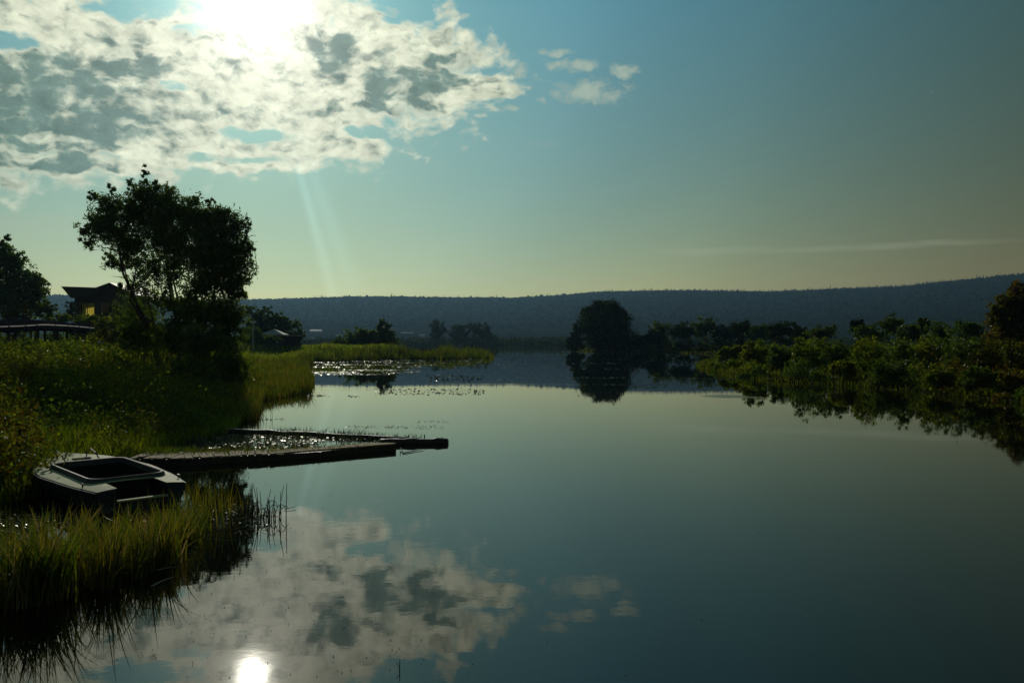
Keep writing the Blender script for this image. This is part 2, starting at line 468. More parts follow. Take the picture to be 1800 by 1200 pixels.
LEFT = [W(*p) for p in [(0, 893), (75, 872), (165, 832), (235, 812), (262, 799), (330, 778), (405, 760), (432, 735), (442, 705),
                        (482, 698), (530, 690), (541, 670), (532, 650), (545, 636), (620, 634), (700, 632), (800, 631), (866, 628.5),
                        (850, 624), (790, 618), (700, 613.5), (600, 610.8)]]
LEFT += [(-95, 520), (-600, 560), (-900, 100), (-400, -60), (-30, -30), (-14, 3)]
RIGHT = [W(*p) for p in [(1000, 611.5), (994, 615), (1012, 617.3), (1130, 618.8), (1230, 621.5), (1300, 623.5), (1262, 632), (1226, 641), (1232, 648),
                         (1290, 660), (1345, 669), (1440, 675), (1564, 684), (1720, 700), (1830, 712), (2100, 735)]]
RIGHT += [(60, 15), (120, -30), (900, 60), (700, 560), (60, 530)]
FAR = [(-3000, 478), (-200, 470), (-60, 476), (0, 470), (60, 474), (300, 468), (3000, 480), (3000, 9000), (-3000, 9000)]
BACK = [(-20, 1.5), (-6, 2.2), (5, 1.8), (60, -5), (60, -60), (-60, -60)]


def sdist(P, poly):
    poly = np.array(poly, float)
    x, y = P[:, 0], P[:, 1]
    best = np.full(len(P), 1e18); inside = np.zeros(len(P), bool)
    for i in range(len(poly)):
        a = poly[i]; b = poly[(i + 1) % len(poly)]
        e = b - a
        t = np.clip(((x - a[0]) * e[0] + (y - a[1]) * e[1]) / (e @ e), 0, 1)
        dx = x - a[0] - t * e[0]; dy = y - a[1] - t * e[1]
        best = np.minimum(best, dx * dx + dy * dy)
        c = ((a[1] > y) != (b[1] > y))
        with np.errstate(divide='ignore', invalid='ignore'):
            xi = a[0] + (y - a[1]) * (b[0] - a[0]) / (b[1] - a[1])
        inside ^= c & (x < xi)
    return np.sqrt(best) * np.where(inside, 1, -1)


def ss(x, a, b):
    t = np.clip((x - a) / (b - a), 0, 1)
    return t * t * (3 - 2 * t)


_K = np.random.default_rng(3)
_W = [(_K.normal(size=2) * s, _K.uniform(0, 6.28), 1.0 / s ** 0.8) for s in (0.15, 0.2, 0.3, 0.5, 0.7, 1.1, 1.6, 2.4) for _ in range(3)]


def rough(P):
    o = 0
    for k, ph, a in _W:
        o = o + a * np.sin(P[:, 0] * k[0] + P[:, 1] * k[1] + ph)
    return o / 6.0


RIDGE = np.array([(-900, 540), (-300, 535), (0, 528), (100, 519), (300, 530), (450, 527), (560, 524), (620, 522), (700, 522), (800, 524), (900, 524),
                  (960, 521), (1010, 518), (1060, 514), (1150, 512), (1230, 512), (1350, 514), (1430, 511), (1500, 508), (1580, 505),
                  (1640, 499), (1700, 493), (1760, 487), (1830, 481), (2200, 462), (3000, 470)], float)
HD = 2500.0


def ground_z(P):
    P = np.atleast_2d(np.asarray(P, float))
    n = rough(P)
    wob = 0.15 * np.minimum(1.0, np.abs(P[:, 1]) / 20) * np.sin(P[:, 0] * 1.7 + n * 3)
    sl = sdist(P, LEFT) + wob; sr = sdist(P, RIGHT) + wob; sf = sdist(P, FAR); sb = sdist(P, BACK)
    zmax = 0.55 + 1.9 * ss(P[:, 1], 185, 110) * ss(P[:, 0], -10, -22) + 0.75 * ss(P[:, 1], 60, 20) * ss(P[:, 0], -3, -9)
    up = lambda s, m, k: np.where(s > 0, m * (1 - np.exp(-np.maximum(s, 0) * k / m)), np.maximum(s * 0.16, -1.0))
    zl = up(sl, np.maximum(zmax, 0.3), 0.19)
    zr = up(sr, np.full(len(P), 0.9), 0.12)
    zf = np.where(sf > 0, 0.8 * (1 - np.exp(-np.maximum(sf, 0) * 0.05)), np.maximum(sf * 0.16, -1.0))
    zb = np.where(sb > 0, 1.3 * (1 - np.exp(-np.maximum(sb, 0) * 0.6)), np.maximum(sb * 0.16, -1.0))
    z = np.maximum(np.maximum(zl, zr), np.maximum(zf, zb))
    return z + np.where(z > 0.08, (0.09 + 0.08 * (P[:, 0] < -6)) * n * np.minimum(1, z), 0)


def hill_z(P):
    P = np.asarray(P, float)
    y = np.maximum(P[:, 1], 1)
    px = 900 + F * P[:, 0] / y
    top = CAM_Z + (HY - np.interp(px, RIDGE[:, 0], RIDGE[:, 1])) / F * HD - 6
    s = ss(y, 700, HD) ** 0.9
    s = 0.2 * ss(y, 700, 1500) + 0.8 * ss(y, 1250, HD)
    return top * s * np.where(y > HD, 1 - 0.35 * ss(y, HD, HD + 1200), 1) - 2


def grid_obj(name, xs_of, ys, zf, mat):
    V = []
    for yy in ys:
        xs = xs_of(yy)
        V.append(np.stack([xs, np.full_like(xs, yy)], 1))
    nx = len(V[0]); ny = len(ys)
    P = np.concatenate(V)
    Z = zf(P)
    i = np.arange(nx - 1)[None] + nx * np.arange(ny - 1)[:, None]
    Fc = np.stack([i, i + 1, i + 1 + nx, i + nx], -1).reshape(-1, 4)
    return mesh_np(name, np.column_stack([P, Z]), Fc, [mat], smooth=True)


u = np.linspace(-1, 1, 461)
us = np.sign(u) * (np.abs(u) ** 1.5) * 1.0
ys = np.concatenate([np.linspace(-50, 6, 16), np.geomspace(7, 900, 330), [1400, 2200, 4000, 8000]])
ground = grid_obj('ground', lambda yy: us * (60 + 1.25 * abs(yy)) - 0.10 * max(yy, 0), ys, ground_z, M['soil'])
tag(ground, kind='structure')
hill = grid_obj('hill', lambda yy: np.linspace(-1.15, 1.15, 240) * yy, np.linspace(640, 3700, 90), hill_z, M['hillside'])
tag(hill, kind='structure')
wv = np.array([(-3000, -60, 0), (3000, -60, 0), (3000, 600, 0), (-3000, 600, 0)], float)
water = mesh_np('water', wv, np.array([[0, 1, 2, 3]]), [M['water']])
tag(water, kind='structure')

# ------------------------------------------------------------------ foliage builders
def leaf_quads(P, size, elong=2.2, droop=0.0, rng=RNG):
    n = len(P); size = np.asarray(size) * 1.15
    a = rng.normal(size=(n, 3)); a[:, 2] -= droop
    a /= np.linalg.norm(a, axis=1)[:, None]
    b = np.cross(a, rng.normal(size=(n, 3)))
    b /= np.linalg.norm(b, axis=1)[:, None] + 1e-9
    sz = (size * rng.uniform(0.6, 1.35, n))[:, None]
    V = np.stack([P - a * sz * 0.5, P + b * sz * 0.5 / elong, P + a * sz * 0.5, P - b * sz * 0.5 / elong], 1).reshape(-1, 3)
    return V, np.arange(n * 4).reshape(-1, 4)


def crown_points(lobes, nleaf, clump=0.2, fill=0.55, rng=RNG, flat=0.8, minz=None):
    """lobes: list of (centre xyz, radii xyz, weight) -> leaf positions gathered in twig clumps"""
    wts = np.array([l[2] * (l[1][0] * l[1][2]) for l in lobes]); wts /= wts.sum()
    out = []
    for (c, r, w), q in zip(lobes, wts):
        n = int(nleaf * q)
        per = 26
        k = max(3, n // per)
        u_ = rng.normal(size=(k, 3)); u_ /= np.linalg.norm(u_, axis=1)[:, None]
        rad = rng.uniform(0, 1, k) ** fill
        # uneven surface of the lobe
        bump = 1 + 0.22 * np.sin(u_[:, 0] * 5 + c[0]) * np.cos(u_[:, 2] * 6 + c[1]) + rng.normal(0, 0.09, k)
        C = np.array(c) + u_ * np.array(r) * (rad * bump)[:, None]
        rr = clump * float(np.mean(r)) * rng.uniform(0.5, 1.4, k)
        idx = np.repeat(np.arange(k), per)
        d = rng.normal(size=(k * per, 3)) * 0.55
        d[:, 2] *= flat
        out.append(C[idx] + d * rr[idx][:, None])
    P = np.concatenate(out)
    if minz is not None: P = P[P[:, 2] > minz]
    return P


def px_lobes(lst, d, depth=0.9, rng=RNG, jit=0.6):
    out = []
    for l in lst:
        px, py, rx, ry = l[:4]
        w = l[4] if len(l) > 4 else 1.0
        dd = d + (l[5] if len(l) > 5 else rng.uniform(-jit, jit) * rx / F * d)
        s = dd / F
        out.append((at(px, py, dd), (rx * s, rx * s * depth, ry * s), w))
    return out


def limbs(bag, base, targets, r0, rng=RNG, n=6, split=0.35):
    base = np.array(base, float)
    top = np.mean(targets, axis=0)
    fork = base + (top - base) * split; 
    bag.tube([base, base + (fork - base) * 0.5 + rng.normal(0, 0.05, 3) * r0 * 8, fork], [r0 * 1.25, r0, r0 * 0.85], 9)
    for t in targets:
        t = np.array(t, float)
        m1 = fork + (t - fork) * 0.4 + rng.normal(0, 0.06, 3) * np.linalg.norm(t - fork)
        m2 = fork + (t - fork) * 0.75 + rng.normal(0, 0.05, 3) * np.linalg.norm(t - fork)
        bag.tube([fork - (fork - base) * 0.03, m1, m2, t], [r0 * 0.6, r0 * 0.38, r0 * 0.2, r0 * 0.06], n)
        for k in range(3):
            s = m1 + (m2 - m1) * rng.uniform(0, 1)
            e = s + np.clip(rng.normal(0, 0.12, 3), -.16, .16) * np.linalg.norm(t - fork) + np.array((0, 0, 0.06 * np.linalg.norm(t - fork)))
            bag.tube([s, (s + e) / 2 + rng.normal(0, 0.03, 3), e], [r0 * 0.22, r0 * 0.12, r0 * 0.03], 4, cap=False)


def tree(name, label, cat, lobes, base, nleaf, leaf, mat, r0=0.15, clump=0.2, fill=0.5, elong=2.2, droop=0.2, group=None,
         split=0.35, nl=9, crown='crown', trunk='trunk', rng=RNG, minz=None, flat=0.8):
    base = np.array(base, float)
    root = empty(name, base, label, cat, group)
    P = crown_points(lobes, nleaf, clump, fill, rng, flat, minz)
    V, Fc = leaf_quads(P - base, leaf, elong, droop, rng)
    mesh_np(crown, V, Fc, [mat], root)
    b = Bag()
    tg = [np.array(l[0]) for l in sorted(lobes, key=lambda l: -l[1][0])[:nl]]
    limbs(b, base - np.array((0, 0, 0.15)), tg, r0, rng, split=split)
    b.v = [tuple(np.array(v) - base) for v in b.v]
    b.out(trunk, M['bark'], root, smooth=True)
    return root


def gz(x, y): return float(ground_z([(x, y)])[0])


def pxbase(px, d):
    x = (px - 900) / F * d
    return (x, d, gz(x, d))


def blade_mesh(B, h, w, lean, rng=RNG, stiff=1.0):
    """B (n,3) roots; every blade has three triangles"""
    n = len(B)
    th = rng.uniform(0, 2 * np.pi, n)
    ld = np.stack([np.cos(th), np.sin(th), np.zeros(n)], 1)
    ph = rng.uniform(0, 2 * np.pi, n)
    wd = np.stack([np.cos(ph), np.sin(ph), np.zeros(n)], 1) * (w / 2)[:, None]
    L = (lean * h)[:, None]
    up = np.array([0, 0, 1.0])
    mid = B + up * (h * 0.55)[:, None] + ld * L * 0.3 * stiff
    tip = B + up * (h * np.sqrt(np.clip(1 - lean ** 2 * 0.5, 0.2, 1)))[:, None] + ld * L
    V = np.stack([B - wd, B + wd, mid - wd * 0.75, mid + wd * 0.75, tip], 1).reshape(-1, 3)
    i = np.arange(n)[:, None] * 5
    Fc = np.concatenate([i + np.array([[0, 1, 2]]), i + np.array([[1, 3, 2]]), i + np.array([[2, 3, 4]])], 1).reshape(-1, 3)
    return V, Fc


def scatter(n, r0, r1, a0, a1, poly, smin=-0.2, smax=1e9, rng=RNG, keep=None):
    """points on land, thinner with distance from the viewpoint"""
    out = []
    tot = 0
    for _ in range(40):
        r = np.exp(rng.uniform(math.log(r0), math.log(r1), n))
        a = rng.uniform(a0, a1, n)
        P = np.stack([r * np.sin(a), r * np.cos(a)], 1)
        s = sdist(P, poly)
        k = (s > smin) & (s < smax)
        if keep is not None: k &= keep(P, s)
        out.append(P[k]); tot += k.sum()
        if tot >= n: break
    return np.concatenate(out)[:n]


def angle(px): return math.atan((px - 900) / F)


def wid(P, base):
    return np.maximum(base, np.hypot(P[:, 0], P[:, 1]) * 0.0008)


def low_noise(P, k=0.25, s=0.0):
    return 0.5 + 0.5 * np.sin(P[:, 0] * k + s + 1.3 * np.sin(P[:, 1] * k * 0.7 + s)) * np.cos(P[:, 1] * k * 0.9 - s + np.sin(P[:, 0] * k * 1.7))


# ------------------------------------------------------------------ far side: ridge woods, valley trees, town
def far_things():
    rng = np.random.default_rng(11)
    # wood covering the ridge: small crowns, conifers standing above them on the skyline
    n = 15000
    y = np.where(rng.uniform(size=n) < 0.45, rng.uniform(HD - 120, HD + 60, n), 1300 + (HD - 1300) * rng.uniform(size=n))
    px = rng.uniform(-150, 1950, n)
    x = (px - 900) / F * y
    z = hill_z(np.stack([x, y], 1))
    con = rng.uniform(size=n) < (0.10 + 0.45 * ss(px, 900, 1600))
    h = np.where(con, rng.uniform(9, 17, n), rng.uniform(6, 10, n)) * np.where(rng.uniform(size=n) < 0.03, 1.35, 1)
    r = np.where(con, rng.uniform(1.8, 3.0, n), rng.uniform(4.0, 7.5, n))
    prof = np.where(con[:, None], np.array([[1, 0.0, 0.6, 0.45, 0.0, 1.0]]), np.array([[0.75, 0.1, 1.0, 0.55, 0.35, 1.0]]))
    V = []
    ang = np.arange(5) * 2 * np.pi / 5
    for k in range(3):
        rr = prof[:, 2 * k]; hh = prof[:, 2 * k + 1]
        for a in ang:
            V.append(np.stack([x + np.cos(a + k) * r * rr, y + np.sin(a + k) * r * rr, z - 2 + h * hh], 1))
    V = np.stack(V, 1).reshape(-1, 3)
    i = np.arange(n)[:, None] * 15
    fc = []
    for k in range(2):
        for j in range(5):
            fc.append([k * 5 + j, k * 5 + (j + 1) % 5, (k + 1) * 5 + (j + 1) % 5, (k + 1) * 5 + j])
    fc.append([10, 11, 12, 13])
    Fc = np.concatenate([i + np.array([f]) for f in fc], 1).reshape(-1, 4)
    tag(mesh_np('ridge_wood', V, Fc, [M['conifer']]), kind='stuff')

    # belt of low bushes behind the far waterline
    m = 1500
    y = 471 + np.abs(rng.normal(0, 26, m)); x = rng.uniform(-260, 330, m)
    hh = 1.4 + 3.2 * low_noise(np.stack([x, y], 1), 0.05, 2.0) + rng.uniform(0, 1.2, m)
    Pn = np.stack([x, y, 0.3 + hh * 0.4], 1)
    C = np.repeat(Pn, 14, 0) + rng.normal(size=(m * 14, 3)) * np.array([2.6, 2.0, 1.0]) * np.repeat(hh, 14)[:, None] * np.array([0.3, 0.3, 0.32])
    C = C[C[:, 2] > 0]
    V, Fc = leaf_quads(C, 1.5, 1.4, 0, rng)
    tag(mesh_np('far_shore_bushes', V, Fc, [M['leaf_far']]), kind='stuff')

    # the three round trees over the far shore, and a small pointed one beside them
    far = [([(770, 580, 15, 15), (768, 592, 11, 10)], 770, 'small round tree standing alone at left of the far shore trees'),
           ([(806, 584, 15, 14), (799, 592, 10, 9), (816, 592, 13, 11)], 808, 'low round tree in the middle of the far shore trees'),
           ([(836, 580, 15, 15), (856, 581, 14, 15), (846, 592, 24, 12)], 846, 'broad double topped tree at right of the far shore trees')]
    for lb, px, lab in far:
        d = 476
        x, y, z = pxbase(px, d)
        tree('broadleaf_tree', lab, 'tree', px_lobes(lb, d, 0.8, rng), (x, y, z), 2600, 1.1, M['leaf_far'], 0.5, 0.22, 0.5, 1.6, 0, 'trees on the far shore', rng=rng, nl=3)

    # houses of the village at the foot of the ridge
    specs = [(556, 579, 20, 4, 1150, 'long pale roof above the left village houses at the hill foot'),
             (549, 593, 9, 5, 900, 'small pale roofed house low beside the hut trees across the valley'),
             (596, 588, 9, 4, 1000, 'grey roofed house in the valley above the reed bush'),
             (716, 584, 22, 4, 1150, 'long low pale barn left of the far shore trees'),
             (742, 587, 9, 4, 1000, 'small pale house just left of the lone far tree'),
             (899, 597, 7, 5, 640, 'small bright house at the open water gap of the far shore'),
             (967, 600, 7, 4, 640, 'tiny grey house left of the big waterside tree'),
             (1413, 588, 6, 5, 900, 'tiny white house between the right bank shrubs')]
    wallm = solid_mat('far_wall', (0.45, 0.44, 0.40), (0.35, 0.34, 0.31), 0.9, 1, 0)
    roofm = solid_mat('far_roof', (0.50, 0.50, 0.50), (0.40, 0.41, 0.42), 0.5, 1, 0, spec=0.5)
    glass = solid_mat('far_glass', (0.02, 0.02, 0.025), (0.03, 0.03, 0.03), 0.2, 1, 0)
    for px, py, w_, h_, d, lab in specs:
        c = at(px, py + h_ * 0.5, d)
        g = float(hill_z([(c[0], c[1])])[0]) if d > 700 else gz(c[0], c[1])
        wm = w_ * d / F; dm = min(9, wm); hm = 3.0
        base = min(g, c[2] - 2.0)
        root = empty('house', (c[0], c[1], base), lab, 'house', 'village houses in the haze below the ridge')
        tp = c[2] + h_ * 0.5 * d / F - base
        b = Bag(); b.box((0, 0, (tp - 2) / 2), (wm, dm, tp - 2)); b.out('wall', wallm, root)
        e = tp - 2 - 0.1
        b = Bag(); b.add([(-wm * .55, -dm * .6, e), (wm * .55, -dm * .6, e), (wm * .55, dm * .6, e), (-wm * .55, dm * .6, e), (-wm * .5, 0, tp), (wm * .5, 0, tp)],
                         [(0, 1, 5, 4), (2, 3, 4, 5), (0, 4, 3), (1, 2, 5), (3, 2, 1, 0)])
        b.out('roof', roofm, root)
        for k in (-1, 1):
            b = Bag(); b.box((k * wm * 0.22, -dm / 2 - 0.03, tp - 3.4), (1.0, 0.08, 1.1)); b.out('window', glass, root)


far_things()


# ------------------------------------------------------------------ middle distance
def mid_things():
    rng = np.random.default_rng(21)
    # big tree at the water on the right
    d = 218
    lb = [(1062, 544, 30, 15), (1038, 558, 20, 18), (1088, 560, 20, 20), (1062, 572, 46, 26), (1040, 580, 20, 22), (1057, 598, 26, 18), (1084, 598, 40, 18), (1110, 602, 20, 13), (1048, 536, 10, 7), (1080, 540, 12, 7), (1128, 607, 14, 9)]
    x, y, z = pxbase(1062, d)
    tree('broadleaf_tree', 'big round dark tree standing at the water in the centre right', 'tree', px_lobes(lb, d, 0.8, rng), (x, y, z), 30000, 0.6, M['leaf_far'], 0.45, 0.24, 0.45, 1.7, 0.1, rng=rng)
    lb = [(1013, 577, 7, 8), (1013, 588, 11, 8), (1012, 600, 15, 10), (1010, 608, 17, 8), (1011, 570, 3, 4)]
    x, y, z = pxbase(1012, d - 4)
    tree('pointed_tree', 'small cone shaped tree close left of the big waterside tree', 'tree', px_lobes(lb, d - 4, 0.9, rng), (x, y, z), 5600, 0.5, M['leaf_far'], 0.2, 0.2, 0.5, 1.7, 0.1, rng=rng, nl=4)
    # bare dead branch standing out right of it
    r = empty('bare_sapling', (0, 0, 0), 'thin bare sapling leaning right beside the big waterside tree', 'sapling')
    r.location = pxbase(1116, d)
    b = Bag(); p0 = np.array(r.location)
    pts = [at(1116, 612, d), at(1118, 585, d), at(1121, 562, d)]
    b.tube([p - p0 for p in pts], [0.16, 0.11, 0.03], 5)
    b.tube([at(1118, 585, d) - p0, at(1113, 574, d) - p0], [0.07, 0.02], 4)
    b.out('stem', M['bark'], r)

    # row of shrubs along the back of the right bank
    row = [(1165, 588, 26, 15, 205, 'spiky topped shrub right of the bare sapling'),
           (1150, 600, 22, 10, 207, 'low dark shrub at the left end of the right bank row'),
           (1200, 588, 25, 14, 200, 'round shrub between the spiky shrub and the tall peaked shrub'),
           (1238, 582, 22, 16, 196, 'tall peaked shrub in the left half of the right bank row'),
           (1272, 590, 22, 14, 192, 'low round shrub just right of the peaked one'),
           (1302, 586, 20, 15, 186, 'shrub with a ragged top over the grass strip'),
           (1332, 590, 22, 14, 182, 'flat topped shrub left of the broad round bush'),
           (1374, 588, 30, 19, 150, 'broad round bush standing up in the right bank row'),
           (1408, 592, 18, 12, 160, 'small bush in the dip of the right bank row'),
           (1446, 591, 26, 13, 125, 'smooth dark dome shaped bush right of the dip'),
           (1508, 578, 13, 13, 118, 'narrow dark bush with a round head on the right bank'),
           (1530, 592, 30, 14, 110, 'low spreading bush under the narrow dark bush'),
           (1566, 577, 22, 14, 104, 'tallest loose bush at the middle of the right bank'),
           (1600, 590, 26, 15, 100, 'wide low bush behind the olive brush'),
           (1625, 576, 11, 11, 96, 'small round headed bush against the blue hill'),
           (1650, 590, 24, 16, 92, 'dark bush right of the small round headed one'),
           (1700, 587, 34, 17, 86, 'long dark bush at the foot of the right edge tree')]
    for i, (px, py, rx, ry, d, lab) in enumerate(row):
        py -= 4; ry *= 1.15
        x, y, z = pxbase(px, d)
        s = d / F
        lb = [(at(px, py, d), (rx * s, rx * s * 0.8, ry * s), 1.0)]
        for k in range(4):
            lb.append((at(px + rng.uniform(-0.8, 0.8) * rx, py + rng.uniform(-0.7, 0.3) * ry, d + rng.uniform(-1, 1)), (rx * s * 0.4, rx * s * 0.4, ry * s * 0.5), 0.9))
        lb.append((np.array((x, y, z + ry * s * 0.4)), (rx * s * 0.9, rx * s * 0.7, ry * s * 0.7), 0.8))
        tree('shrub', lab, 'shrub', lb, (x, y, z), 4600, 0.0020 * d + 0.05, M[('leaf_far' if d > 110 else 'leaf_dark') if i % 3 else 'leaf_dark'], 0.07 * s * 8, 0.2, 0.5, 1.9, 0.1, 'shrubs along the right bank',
             rng=rng, nl=5, crown='foliage', trunk='stem', minz=z - 0.1)

    front = [(1285, 88, 20, 606, 'leaf_olive', 'low yellow green shrub nearest to the tip of the right bank'),
             (1328, 74, 26, 598, 'leaf_olive', 'yellow green shrub second from the tip of the right bank'),
             (1376, 70, 24, 604, 'leaf_dark', 'dark green shrub third from the tip of the right bank'),
             (1424, 66, 32, 588, 'leaf_olive', 'big rounded yellow green shrub in front of the dip in the shrub row'),
             (1478, 62, 30, 600, 'leaf_dark', 'wide dark shrub below the smooth dark dome shaped bush'),
             (1530, 60, 26, 586, 'leaf_olive', 'tall yellow green shrub in front of the narrow dark bush'),
             (1586, 57, 34, 596, 'leaf_dark', 'broad dark shrub at the middle of the right bank front'),
             (1640, 56, 28, 584, 'leaf_olive', 'upright yellow green shrub below the small round headed bush'),
             (1692, 52, 36, 592, 'leaf_dark', 'large dark shrub between the yellow green and the rusty ones'),
             (1748, 50, 34, 588, 'leaf_russet', 'rusty shrub standing left below the right edge tree'),
             (1796, 48, 34, 602, 'leaf_russet', 'rusty shrub cut by the right edge of the picture'),
             (1402, 62, 20, 634, 'leaf_dark', 'small dark shrub overhanging the water below the big rounded one'),
             (1482, 56, 24, 632, 'leaf_olive', 'small yellow green shrub overhanging the water, left of middle'),
             (1562, 51, 28, 634, 'leaf_dark', 'dark shrub hanging over the waterline at the middle of the bank'),
             (1652, 46.5, 30, 636, 'leaf_olive', 'yellow green shrub at the waterline under the upright one'),
             (1722, 43.5, 32, 646, 'leaf_dark', 'near dark shrub at the waterline left of the picture edge'),
             (1788, 41.5, 32, 656, 'leaf_russet', 'low rusty shrub closest to the camera at the right waterline')]
    for px, d, rx, top, mt, lab in front:
        s = d / F; x, y, z = pxbase(px, d)
        zt = CAM_Z + (HY - top) * s; h = zt - z; w_ = rx * s
        lb = [((x, y, z + h * .45), (w_, w_ * .8, h * .5), 1.0)]
        for k in range(7):
            a = rng.uniform(0, 6.28)
            lb.append(((x + math.cos(a) * w_ * .75, y + math.sin(a) * w_ * .5, z + h * rng.uniform(.25, .85)), (w_ * rng.uniform(.25, .5),) * 2 + (h * rng.uniform(.16, .3),), .9))
        tree('shrub', lab, 'shrub', lb, (x, y, z), 5200, 0.13 * max(1, d / 52), M[mt], 0.04, 0.22, 0.45, 2.1, 0.1, 'shrubs along the right bank',
             rng=rng, nl=5, crown='foliage', trunk='stem', minz=0.02)

    # tree cut by the right edge of the picture
    d = 76
    lb = [(1800, 522, 34, 26), (1770, 545, 26, 22), (1815, 560, 50, 32), (1762, 565, 26, 20), (1845, 530, 40, 40), (1780, 590, 45, 28), (1830, 600, 50, 40), (1752, 548, 12, 12)]
    x, y, z = pxbase(1812, d)
    tree('broadleaf_tree', 'reddish green leafy tree at the right edge of the picture', 'tree', px_lobes(lb, d, 0.8, rng), (x, y, z), 36000, 0.28, M['leaf_russet'], 0.2, 0.24, 0.45, 2.0, 0.2, rng=rng)

    # hut and its neighbours on the left bank
    d = 150
    lb = [(454, 562, 22, 24), (446, 585, 24, 20), (465, 575, 16, 18), (440, 548, 14, 12), (462, 545, 8, 8)]
    x, y, z = pxbase(450, d)
    tree('broadleaf_tree', 'dark tree behind the hut, touching the tall willow', 'tree', px_lobes(lb, d, 0.8, rng), (x, y, z), 5000, 0.42, M['leaf_dark'], 0.2, 0.2, 0.5, 1.8, 0.1, 'trees behind the hut', rng=rng, nl=5)
    lb = [(472, 545, 5, 9), (488, 562, 16, 16), (500, 572, 17, 18), (478, 575, 16, 20), (500, 590, 22, 14), (470, 560, 6, 14)]
    x, y, z = pxbase(488, d + 4)
    tree('broadleaf_tree', 'round dark tree with a thin side spire right behind the hut roof', 'tree', px_lobes(lb, d + 4, 0.8, rng), (x, y, z), 5000, 0.42, M['leaf_dark'], 0.2, 0.2, 0.5, 1.8, 0.1, 'trees behind the hut', rng=rng, nl=5)
    lb = [(519, 570, 9, 9), (528, 582, 8, 8), (520, 592, 12, 10), (532, 592, 6, 7)]
    x, y, z = pxbase(521, d + 2)
    tree('broadleaf_tree', 'small loose tree at the right end of the hut', 'tree', px_lobes(lb, d + 2, 0.8, rng), (x, y, z), 1500, 0.38, M['willow'], 0.12, 0.28, 0.6, 1.8, 0.1, 'trees behind the hut', rng=rng, nl=3)
    d = 126
    for px, py, rx, ry, lab in [(470, 600, 24, 10, 'grey green bush in front of the hut wall'), (441, 592, 24, 21, 'dark bush left of the hut beneath the willow')]:
        x, y, z = pxbase(px, d); s = d / F
        tree('shrub', lab, 'shrub', [(at(px, py, d), (rx * s, rx * s * .8, ry * s), 1), (at(px + 9, py - 3, d), (rx * s * .5, rx * s * .4, ry * s * .6), 1)], (x, y, z), 2200, 0.32, M['willow'], 0.05, 0.2, 0.5, 2, 0.1,
             'bushes beside the hut', rng=rng, nl=3, crown='foliage', trunk='stem')

    wood = solid_mat('hut_wood', (0.05, 0.045, 0.04), (0.08, 0.07, 0.06), 0.85, 2, 0.4, stretch=(1, 1, 6))
    roofm = solid_mat('hut_roof', (0.42, 0.41, 0.36), (0.30, 0.29, 0.26), 0.55, 1.2, 0.3, spec=0.5)
    trim = solid_mat('hut_trim', (0.42, 0.41, 0.38), (0.34, 0.33, 0.30), 0.7, 2, 0.2)
    d = 130; s = d / F
    cx = (482 - 900) * s
    g = gz(cx, d)
    root = empty('hut', (cx, d, g), 'small dark hut with a pale pyramid roof near the shore', 'hut')
    ez = CAM_Z + (HY - 588) * s - g; pz = CAM_Z + (HY - 578) * s - g
    b = Bag(); b.box((0, 0, ez / 2), (3.0, 2.6, ez)); b.out('wall', wood, root)
    b = Bag(); e = 1.95
    b.add([(-e, -1.7, ez), (e, -1.7, ez), (e, 1.7, ez), (-e, 1.7, ez), (0, 0, pz), (-e, -1.7, ez - .08), (e, -1.7, ez - .08), (e, 1.7, ez - .08), (-e, 1.7, ez - .08)],
          [(0, 1, 4), (1, 2, 4), (2, 3, 4), (3, 0, 4), (8, 7, 6, 5), (0, 5, 6, 1), (1, 6, 7, 2), (2, 7, 8, 3), (3, 8, 5, 0)])
    rf = b.out('roof', roofm, root)
    b = Bag(); b.tube([(-0.35, -1.0, ez + (pz - ez) * .45), (0, 0, pz + .03)], 0.05, 4); b.out('ridge_strip', trim, rf)
    b = Bag(); b.box((2.4, 0, ez - 0.17), (3.6, 2.8, 0.1)); b.out('canopy', trim, root)
    for xx, yy in ((4.0, -1.25), (4.0, 1.25), (2.9, -1.25)):
        b = Bag(); b.box((xx, yy, (ez - .22) / 2), (0.13, 0.13, ez - .22)); b.out('post', wood, root)
    b = Bag(); b.box((2.75, 0.9, (ez - .3) / 2), (2.4, 0.08, ez - .3)); b.out('side_screen', wood, root)
    b = Bag(); b.box((-0.7, -1.33, ez * .45), (0.8, 0.06, ez * .85)); dr = b.out('door', trim, root)
    # capped post
    cx = (445 - 900) / F * 120; g = gz(cx, 120)
    root = empty('capped_post', (cx, 120, g), 'grey post with a flat white cap standing left of the hut', 'post')
    tz = CAM_Z + (HY - 564) / F * 120 - g
    b = Bag(); b.box((0, 0, (tz - .3) / 2), (0.2, 0.2, tz - .3)); b.out('shaft', trim, root)
    wh = solid_mat('white_cap', (0.8, 0.8, 0.78), (0.75, 0.75, 0.72), 0.5, 1, 0)
    b = Bag(); b.box((0, 0, tz - .15), (0.72, 0.5, 0.3)); b.out('cap', wh, root)

    # the reed point: bushes and the pointed willow on it
    for px, lb, n, lab, mt in [
        (632, [(612, 603, 22, 15), (632, 598, 24, 19), (650, 597, 20, 20), (625, 612, 34, 12), (638, 585, 10, 8), (655, 583, 6, 6)], 5200, 'broad feathery bush in the middle of the reed point', 'willow'),
        (676, [(672, 580, 10, 11), (677, 592, 17, 14), (678, 605, 22, 14), (680, 615, 26, 10), (673, 568, 5, 7, 1.6), (684, 574, 5, 7, 1.3), (666, 577, 5, 6, 1.3)], 4200, 'pointed dark bush rising highest on the reed point', 'leaf_dark'),
        (590, [(592, 607, 14, 10), (583, 612, 14, 7)], 1500, 'low dark bush at the left end of the reed point', 'leaf_dark')]:
        d = 150
        x, y, z = pxbase(px, d)
